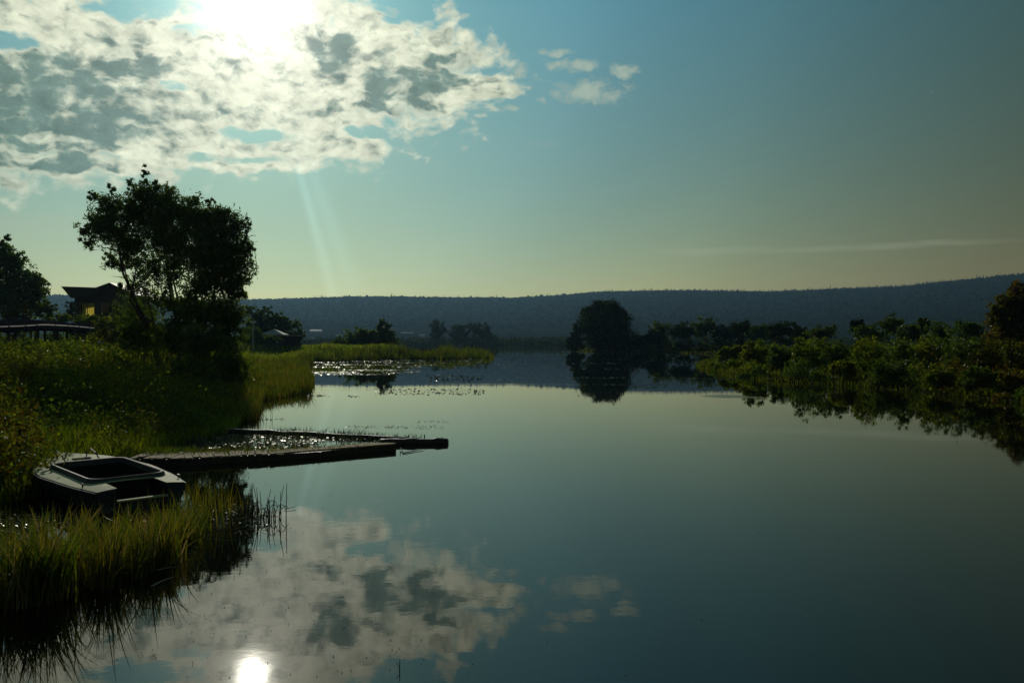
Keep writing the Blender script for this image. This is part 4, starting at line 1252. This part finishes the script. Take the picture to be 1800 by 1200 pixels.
def floating():
    rng = np.random.default_rng(71)
    V = []; Fc = []; mi = []

    def pads(px0, px1, py0, py1, n, size, slope=0.0, tilt=0.10, rows=None, far=False):
        if rows is not None and rows[0] < 660: far = True; n = int(n * 2.6); size = size * 0.62
        px = rng.uniform(px0, px1, n)
        if rows is None: py = rng.uniform(py0, py1, n)
        else: py = np.array(rows)[rng.integers(0, len(rows), n)] + rng.normal(0, 0.55, n)
        py = py + (px - px0) * slope
        dd = CAM_Z * F / (py - HY); x = (px - 900) / F * dd
        if far:
            q = low_noise(np.stack([x, dd], 1), 0.55, 6) > 0.38
            px, py, dd, x = px[q], py[q], dd[q], x[q]; n = len(px)
        s = size * rng.uniform(.5, 1.4, n); base = sum(len(v) for v in V)
        tx = rng.normal(0, tilt, n); ty = rng.normal(0, tilt, n); ph = rng.uniform(0, 6.28, n)
        vs = []
        for j in range(6):
            a = ph + j * 2 * np.pi / 6
            ex = np.cos(a) * s * .5; ey = np.sin(a) * s * .42
            vs.append(np.stack([x + ex, dd + ey, 0.012 + s * .03 + ex * tx + ey * ty], 1))
        V.append(np.stack(vs, 1).reshape(-1, 3))
        Fc.append(np.arange(n * 6).reshape(-1, 6) + base); mi.append(np.full(n, 1 if far else 0))
    # carpet between pier and log
    pads(255, 400, 772, 796, 900, .07, -0.03, .25)
    pads(380, 560, 766, 789, 1500, .07, -0.02, .22)
    pads(540, 690, 766, 776, 500, .07, 0.0, .2)
    pads(600, 780, 748, 754, 90, .08, 0, .12)
    pads(735, 790, 740, 742, 24, .08, 0, .1)
    # long streaks off the reed point
    pads(530, 740, 0, 0, 900, .28, 0, .12, rows=[634, 637, 641, 645, 650, 654])
    pads(640, 850, 0, 0, 420, .28, 0, .12, rows=[631, 634, 638, 642])
    pads(535, 700, 0, 0, 500, .22, 0, .12, rows=[651, 655, 658])
    pads(735, 900, 0, 0, 60, .25, 0, .1, rows=[637, 641, 645])
    pads(750, 850, 659, 670, 160, .14, 0, .3)
    pads(660, 850, 682, 694, 240, .11, 0, .3)
    pads(540, 580, 694, 698, 40, .11, 0, .15)
    pads(612, 635, 694, 698, 20, .1, 0, .15)
    pads(460, 500, 735, 738, 14, .1, 0, .15)
    pads(995, 1100, 0, 0, 90, .3, 0, .1, rows=[632, 639, 648, 664, 676])
    pads(1115, 1170, 674, 682, 60, .16, 0, .15)
    pads(1150, 1285, 0, 0, 160, .2, 0.01, .1, rows=[664.5])
    pads(870, 930, 0, 0, 40, .25, 0, .1, rows=[635, 640, 664, 668])
    # litter between the foreground reeds
    pads(0, 130, 905, 935, 420, .035, 0, .35)
    pads(0, 340, 930, 1010, 700, .03, -0.12, .35)
    pads(330, 470, 885, 925, 330, .035, 0, .3)
    tag(mesh_np('floating_leaves', np.concatenate(V), np.concatenate(Fc), [M['pad'], M['pad_far']], midx=np.concatenate(mi)), kind='stuff')

    straw = solid_mat('straw', (0.40, 0.34, 0.22), (0.30, 0.25, 0.16), 0.35, 12, 0.2, spec=0.6)
    sticks = [((266, 1032), (304, 1018), .012, 'pale broken reed stalk floating at the lower right end of the reed bed'),
              ((318, 938), (344, 930), .009, 'thin floating stalk pointing up to the bent rushes'),
              ((372, 929), (396, 929), .012, 'short pale stalk floating level, nearest to the bent rushes'),
              ((380, 890), (432, 894), .010, 'long pale stalk floating right of the stern reeds'),
              ((395, 897), (416, 905), .010, 'slanting pale stalk just below the long one'),
              ((275, 1004), (308, 1000), .009, 'dull stalk floating level between the reed bed tips'),
              ((500, 897), (520, 893), .006, 'hair thin dark stalk adrift right of the bent rushes'),
              ((316, 956), (328, 965), .009, 'short stalk pointing down right among sparse reeds')]
    for a, c, r, lab in sticks:
        p = Vector((*W(*a), .015)); q = Vector((*W(*c), .03))
        b = Bag(); m = (p + q) / 2 + Vector((0, .02, .008))
        b.tube([p - p, m - p, q - p], [r, r * .9, r * .6], 5)
        o = b.out('floating_stalk', straw); o.location = p
        tag(o, lab, 'stalk', 'pale stalks floating near the reeds')
    # litter of broken straws among the reeds, and specks adrift on the open water
    b = Bag()
    for q in range(230):
        px = rng.uniform(-20, 460) if q % 3 else rng.uniform(300, 460); lo = np.interp(px, [0, 180, 300, 345, 470], [1045, 1015, 1000, 960, 930]); py = lo - rng.uniform(0, 1) ** .8 * (lo - 893)
        x, y = W(px, py); L = rng.uniform(.06, .35); a = rng.normal(0, .5) + (0 if rng.uniform() < .7 else 1.2); r = rng.uniform(.002, .005)
        b.tube([(x, y, .008), (x + L * math.cos(a), y + L * math.sin(a), .012 + rng.uniform(0, .05))], [r, r * .6], 4, cap=False)
    tag(b.out('reed_litter', straw), kind='stuff')
    b = Bag()
    for q in range(420):
        if q < 330: px = rng.normal(480, 170); py = rng.uniform(815, 1195)
        else: px = rng.uniform(420, 1500); py = rng.uniform(760, 1190)
        if px < 320 and py < 1050: continue
        x, y = W(px, py); r = rng.uniform(.003, .009)
        t = rng.uniform(0, 6.28)
        b.add([(x + r * math.cos(t + j * 1.5708), y + r * math.sin(t + j * 1.5708), .003 + rng.uniform(0, .5) * r) for j in range(4)] + [(x, y, .004 + r)], [(0, 1, 4), (1, 2, 4), (2, 3, 4), (3, 0, 4)])
    tag(b.out('floating_specks', straw), kind='stuff')
    dk = M['rush']
    for px, py, h, lab in [(702, 1178, .10, 'tiny dark twig poking out of the open water near the bottom edge')]:
        x, y = W(px, py); b = Bag(); b.tube([(0, 0, -.05), (.004, 0, h)], [.006, .003], 4); b.tube([(0, 0, h * .4), (-.03, 0, h * .75)], [.003, .002], 4)
        o = b.out('twig', dk); o.location = (x, y, 0); tag(o, lab, 'twig')


floating()


# ------------------------------------------------------------------ old plank pier and the log float
def pier():
    rng = np.random.default_rng(81)
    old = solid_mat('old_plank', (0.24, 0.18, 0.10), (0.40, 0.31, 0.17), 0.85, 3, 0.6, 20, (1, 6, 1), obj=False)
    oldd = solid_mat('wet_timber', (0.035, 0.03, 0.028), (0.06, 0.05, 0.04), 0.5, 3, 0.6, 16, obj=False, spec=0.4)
    z = 0.17
    near = [(228, 803.5, .20), (322, 804, .19), (408, 799.5, .18), (535, 794, .17), (642, 784, .165), (697, 779.8, .165)]
    N = np.array([(*W(px, py, zz), zz) for px, py, zz in near])
    base = np.array((N[0][0], N[0][1], 0))
    root = empty('plank_pier', tuple(base), 'long low plank pier reaching out over the water from the left bank', 'pier')
    # arc length
    seg = np.linalg.norm(np.diff(N[:, :2], axis=0), axis=1); L = np.concatenate([[0], np.cumsum(seg)])
    pos = lambda s: np.array([np.interp(s, L, N[:, i]) for i in range(3)])
    wdt = lambda s: np.interp(s, [0, L[-1] * .5, L[-1]], [1.0, 0.8, 0.5])
    s = 0.02; k = 0
    while s < L[-1] * 0.52:
        w_ = rng.uniform(.13, .2)
        p = pos(s + w_ / 2); q = pos(s + w_ / 2 + .05); t = (q - p)[:2]; t /= np.linalg.norm(t); nn = np.array((-t[1], t[0]))
        wl = wdt(s) * rng.uniform(.85, 1.08); c = p[:2] + nn * (wl / 2 - rng.uniform(0, .1))
        if rng.uniform() > .06:
            b = Bag(); b.box((c[0] - base[0], c[1] - base[1], p[2] - .012 + rng.normal(0, .006)), (w_ - .018, wl, .028), rz=math.atan2(t[1], t[0]) + rng.normal(0, .04), rx=rng.normal(0, .02))
            b.out('plank', old, root)
        s += w_; k += 1
    # lengthwise boards on the outer half
    rows = 3
    for r in range(rows):
        s = L[-1] * .5 + rng.uniform(0, .3)
        while s < L[-1] - .45:
            e = min(s + rng.uniform(1.4, 2.4), L[-1] - (r * .12))
            a = pos(s); c = pos(e); t = (c - a)[:2]; ln = np.linalg.norm(t); t /= ln; nn = np.array((-t[1], t[0]))
            ww = wdt((s + e) / 2) / rows
            m = (a + c) / 2; cc = m[:2] + nn * (ww * (r + .5))
            b = Bag(); b.box((cc[0] - base[0], cc[1] - base[1], m[2] - .01 + rng.normal(0, .005)), (ln - .02, ww - .015, .035), rz=math.atan2(t[1], t[0]) + rng.normal(0, .006))
            b.out('board', old, root)
            s = e + .01
    for off, nm in ((0.05, 'stringer'), (0.85, 'stringer')):
        b = Bag(); P = []
        for q in np.linspace(0, L[-1] - .03, 12):
            p = pos(q); p2 = pos(min(q + .05, L[-1])); p1 = pos(max(q - .05, 0)); t = (p2 - p1)[:2]; t /= np.linalg.norm(t); nn = np.array((-t[1], t[0]))
            P.append((p[0] + nn[0] * off * wdt(q) - base[0], p[1] + nn[1] * off * wdt(q) - base[1], p[2]))
        for i in range(len(P) - 1):
            a, c = np.array(P[i]), np.array(P[i + 1]); m = (a + c) / 2
            b.box((m[0], m[1], .04), (np.linalg.norm((c - a)[:2]) + .03, .07, .21), rz=math.atan2(c[1] - a[1], c[0] - a[0]))
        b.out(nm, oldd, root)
    for q in np.linspace(.4, L[-1] - .2, 7):
        p = pos(q)
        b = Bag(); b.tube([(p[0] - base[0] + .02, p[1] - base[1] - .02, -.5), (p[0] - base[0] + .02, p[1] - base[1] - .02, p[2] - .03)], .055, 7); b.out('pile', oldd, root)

    def log(a, c, r, label, stub=True):
        A = np.array((*W(*a), 0)); B_ = np.array((*W(*c), 0))
        b = Bag(); P = []; R = []
        for j in range(15):
            t = j / 14
            P.append(A + (B_ - A) * t + np.array((0, rng.normal(0, .02), r * .35 + rng.normal(0, .008))) - A); R.append(r * (1 + rng.normal(0, .08)) * (.9 if j in (0, 14) else 1))
        b.tube(P, R, 10)
        root = empty('floating_log', tuple(A), label, 'log', 'floating logs at the pier')
        b.out('log_body', oldd, root, smooth=True)
        return root, A, B_
    log((385, 757.5), (715, 774), .085, 'long thin dark log lying in the water behind the pier')
    rt, A, B_ = log((668, 780.5), (786, 779.5), .12, 'thick black waterlogged log with a rounded end beyond the pier tip')
    for px, py, h in ((745, 777, .22), (776, 779, .18)):
        x, y = W(px, py); b = Bag(); b.tube([(x - A[0], y - A[1] + .05, -.25), (x - A[0] + .015, y - A[1] + .05, h)], [.025, .018], 6); b.out('stake', oldd, rt)
    rt, A, B_ = log((690, 775), (760, 777), .07, 'short log lying against the thick black one')
    p = [W(704, 790), W(709, 797), W(725, 794), W(745, 790)]
    A = np.array((*p[0], 0)); b = Bag(); b.tube([np.array((q[0] - A[0], q[1] - A[1], z_)) for q, z_ in zip(p, (.05, .02, .02, .03))], [.014, .016, .013, .008], 5)
    b.tube([np.array((0, 0, .05)), np.array((-.02, .05, .2))], [.014, .006], 5)
    o = b.out('driftwood_branch', oldd); o.location = A; tag(o, 'thin crooked branch floating below the tip of the pier', 'branch')


pier()


# ------------------------------------------------------------------ the boat
def boat():
    paint = solid_mat('boat_deck_paint', (0.52, 0.56, 0.33), (0.30, 0.32, 0.18), 0.7, 1.7, 0.25, 30, spec=0.15)
    hullp = solid_mat('boat_hull_paint', (0.055, 0.060, 0.09), (0.035, 0.04, 0.055), 0.6, 1.6, 0.25, 20, spec=0.2)
    rimm = solid_mat('boat_rim', (0.09, 0.105, 0.12), (0.06, 0.07, 0.085), 0.6, 4, 0.2, spec=0.2)
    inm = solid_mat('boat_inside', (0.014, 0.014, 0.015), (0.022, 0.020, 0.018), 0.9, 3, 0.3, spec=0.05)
    metal = solid_mat('boat_metal', (0.03, 0.03, 0.03), (0.05, 0.045, 0.04), 0.35, 6, 0.1, spec=0.6)
    root = empty('motorboat', (-6.53, 14.2, 0.0), 'old open motorboat with a pale deck, moored in the reeds at lower left', 'boat')
    root.rotation_euler = (0, 0, math.radians(133.8))
    root.scale = (0.96, 1, 1)
    U = [0, 1, 2.5, 3.5, 4.2, 4.75, 5.08, 5.25]
    Wd = [.74, .9, 1.02, .97, .82, .55, .28, .0]
    uu = np.concatenate([np.linspace(0, .66, 6), [.68, .681, .80, .801, .82, .85, .9, 1.0], np.linspace(1.15, 3.2, 16), [3.28, 3.34, 3.39, 3.43, 3.45, 3.451], np.linspace(3.55, 5.25, 22)])

    def w(u):
        v = np.interp(u, U, Wd)
        return v if u < 4.0 else 0.89 * math.sqrt(max(0, 1 - ((u - 3.6) / 1.65) ** 2.0)) if u > 4.2 else v
    zd = lambda u: .41 + .006 * u + .004 * max(0, u - 3) ** 2

    def hole(u):
        if u <= .68: return .42
        if u < .801: return 0.0
        if u > 3.45: return 0.0
        hw = .66 + .03 * (u - .8) / 2.6
        r = .25
        for e in (.8, 3.451):
            q = abs(u - e)
            if q < r: hw -= r - math.sqrt(max(0, r * r - (r - q) ** 2))
        return hw
    v = []; f = []; cs = 6
    off = -.045
    for side in (1, -1):
        b0 = len(v)
        for u in uu:
            h = hole(u); ww = w(u)
            for j in range(cs + 1):
                t = j / cs
                yb = h + (ww - h) * t if ww > h else ww
                y_ = side * yb + (off if 0 < h and u > .7 and j == 0 else off * (1 - t) if u > .7 and h > 0 else 0)
                v.append((u, y_, zd(u) + .05 * (1 - (yb / max(ww, .05)) ** 2)))
        for i in range(len(uu) - 1):
            for j in range(cs):
                a = b0 + i * (cs + 1) + j
                q = (a, a + 1, a + cs + 2, a + cs + 1)
                f.append(q if side < 0 else q[::-1])
    me = mesh_np('deck', v, f, [paint], root, smooth=False)
    sol = me.modifiers.new('thickness', 'SOLIDIFY'); sol.thickness = 0.012; sol.offset = -1
    # hull
    v = []; f = []
    us_ = np.concatenate([np.linspace(0, 4.2, 15), np.linspace(4.35, 5.25, 9)])
    for u in us_:
        ww = w(u); z0 = zd(u); k = max(.0, (u - 3.2) / 2.05)
        for y_, z_ in ((1.0, z0 - .004), (1.035, z0 - .05), (.97, .22 + .1 * k), (.86, .06 + .16 * k), (.42, -.1 + .18 * k), (0, -.16 + .34 * k * k)):
            v.append((u, y_ * ww, z_))
        for y_, z_ in ((-.42, -.1 + .18 * k), (-.86, .06 + .16 * k), (-.97, .22 + .1 * k), (-1.035, z0 - .05), (-1.0, z0 - .004)):
            v.append((u, y_ * ww, z_))
    n = 11
    for i in range(len(us_) - 1):
        for j in range(n - 1):
            a = i * n + j; f.append((a, a + 1, a + n + 1, a + n))
    mesh_np('hull', v, f, [hullp], root, smooth=False)
    # transom with its cut-out for the motor
    z0 = zd(0)
    b = Bag()
    for s_ in (1, -1):
        b.add([(0, s_ * .42, .2), (0, s_ * .42, z0 + .03), (0, s_ * .74, z0), (0, s_ * .72, .2), (.04, s_ * .42, .2), (.04, s_ * .42, z0 + .03), (.04, s_ * .74, z0), (.04, s_ * .72, .2)],
              [(0, 1, 2, 3), (7, 6, 5, 4), (0, 4, 5, 1), (1, 5, 6, 2)])
    b.add([(-.003, -.72, .2), (-.003, .72, .2), (-.003, .64, .05), (-.003, .3, -.1), (-.003, 0, -.16), (-.003, -.3, -.1), (-.003, -.64, .05)], [(0, 1, 2, 3, 4, 5, 6)])
    b.out('transom', hullp, root)
    b = Bag(); b.box((.0, 0, .215), (.09, .86, .03)); b.out('motor_lip', paint, root)
    b = Bag()
    b.box((.36, 0, .13), (.62, .84, .02)); b.box((.69, 0, .28), (.02, .84, .30)); b.box((.34, .43, .28), (.68, .02, .30)); b.box((.34, -.43, .28), (.68, .02, .30))
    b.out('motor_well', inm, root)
    # cockpit: lining, floor, raised rim, seat
    ring = []
    cu = [u for u in uu if .801 <= u <= 3.45]
    for u in cu: ring.append((u, hole(u) + off))
    for u in reversed(cu): ring.append((u, -hole(u) + off))
    m = len(ring)
    b = Bag(); vv = [(u, y_, zd(u) + .03) for u, y_ in ring] + [(2.12 + (u - 2.12) * .97, y_ * .95, .0) for u, y_ in ring]
    b.add(vv, [(i, (i + 1) % m, m + (i + 1) % m, m + i) for i in range(m)] + [tuple(m + i for i in range(m))])
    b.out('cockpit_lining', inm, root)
    b = Bag()
    o1 = [(2.12 + (u - 2.12) * 1.035, off + (y_ - off) * 1.07) for u, y_ in ring]; i1 = [(2.12 + (u - 2.12) * .985, off + (y_ - off) * .965) for u, y_ in ring]
    vv = [(u, y_, zd(u) + .02) for u, y_ in o1] + [(u, y_, zd(u) + .105) for u, y_ in [((a[0] * .6 + c[0] * .4), (a[1] * .6 + c[1] * .4)) for a, c in zip(o1, i1)]] + [(u, y_, zd(u) + .10) for u, y_ in i1] + [(u, y_, zd(u) - .02) for u, y_ in i1]
    ff = []
    for k in range(3):
        for i in range(m): ff.append((k * m + i, k * m + (i + 1) % m, (k + 1) * m + (i + 1) % m, (k + 1) * m + i))
    b.add(vv, ff); b.out('cockpit_rim', rimm, root)
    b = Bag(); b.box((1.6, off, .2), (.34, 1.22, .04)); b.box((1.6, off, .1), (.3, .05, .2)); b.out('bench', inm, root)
    b = Bag(); b.tube([(u, w(u) * 1.03, zd(u) - .03) for u in us_[:-1]] + [(5.27, 0, zd(5.25) - .03)] + [(u, -w(u) * 1.03, zd(u) - .03) for u in us_[:-1][::-1]], .018, 5, cap=False)
    b.out('rub_rail', rimm, root, smooth=True)
    # fittings
    for y_ in (.27, -.38):
        b = Bag(); zz = zd(4.2) + .03
        b.tube([(3.75, y_, zz), (3.95, y_ + .03, zz + .13), (4.2, y_ + .06, zz + .2), (4.36, y_ + .08, zz + .12), (4.42, y_ + .08, zz)], .014, 6)
        b.out('grab_handle', metal, root)
    b = Bag(); b.box((4.02, -.1, zd(4) + .062), (.16, .34, .02), rz=.05); b.out('hatch', inm, root)
    for y_, u in ((.80, .62), (-.80, .45), (.0, 4.75)):
        b = Bag(); zz = zd(u) + .02 + (.03 if y_ == 0 else 0)
        b.tube([(u - .06, y_, zz + .05), (u + .06, y_, zz + .05)], .013, 6); b.tube([(u, y_, zz - .01), (u, y_, zz + .05)], .014, 6)
        b.out('cleat', metal, root)


boat()


# ------------------------------------------------------------------ the air
def build_haze():
    b = Bag()
    b.box((0, 1620, 118), (7600, 3900, 246))
    m, T, out = new_mat('haze')
    v = T.n.new('ShaderNodeVolumePrincipled')
    v.inputs['Color'].default_value = (0.36, 0.68, 1.0, 1)
    v.inputs['Density'].default_value = 0.00008
    v.inputs['Anisotropy'].default_value = 0.5
    T.l.new(v.outputs[0], out.inputs['Volume'])
    o = b.out('haze', m)
    tag(o, kind='stuff')


build_haze()
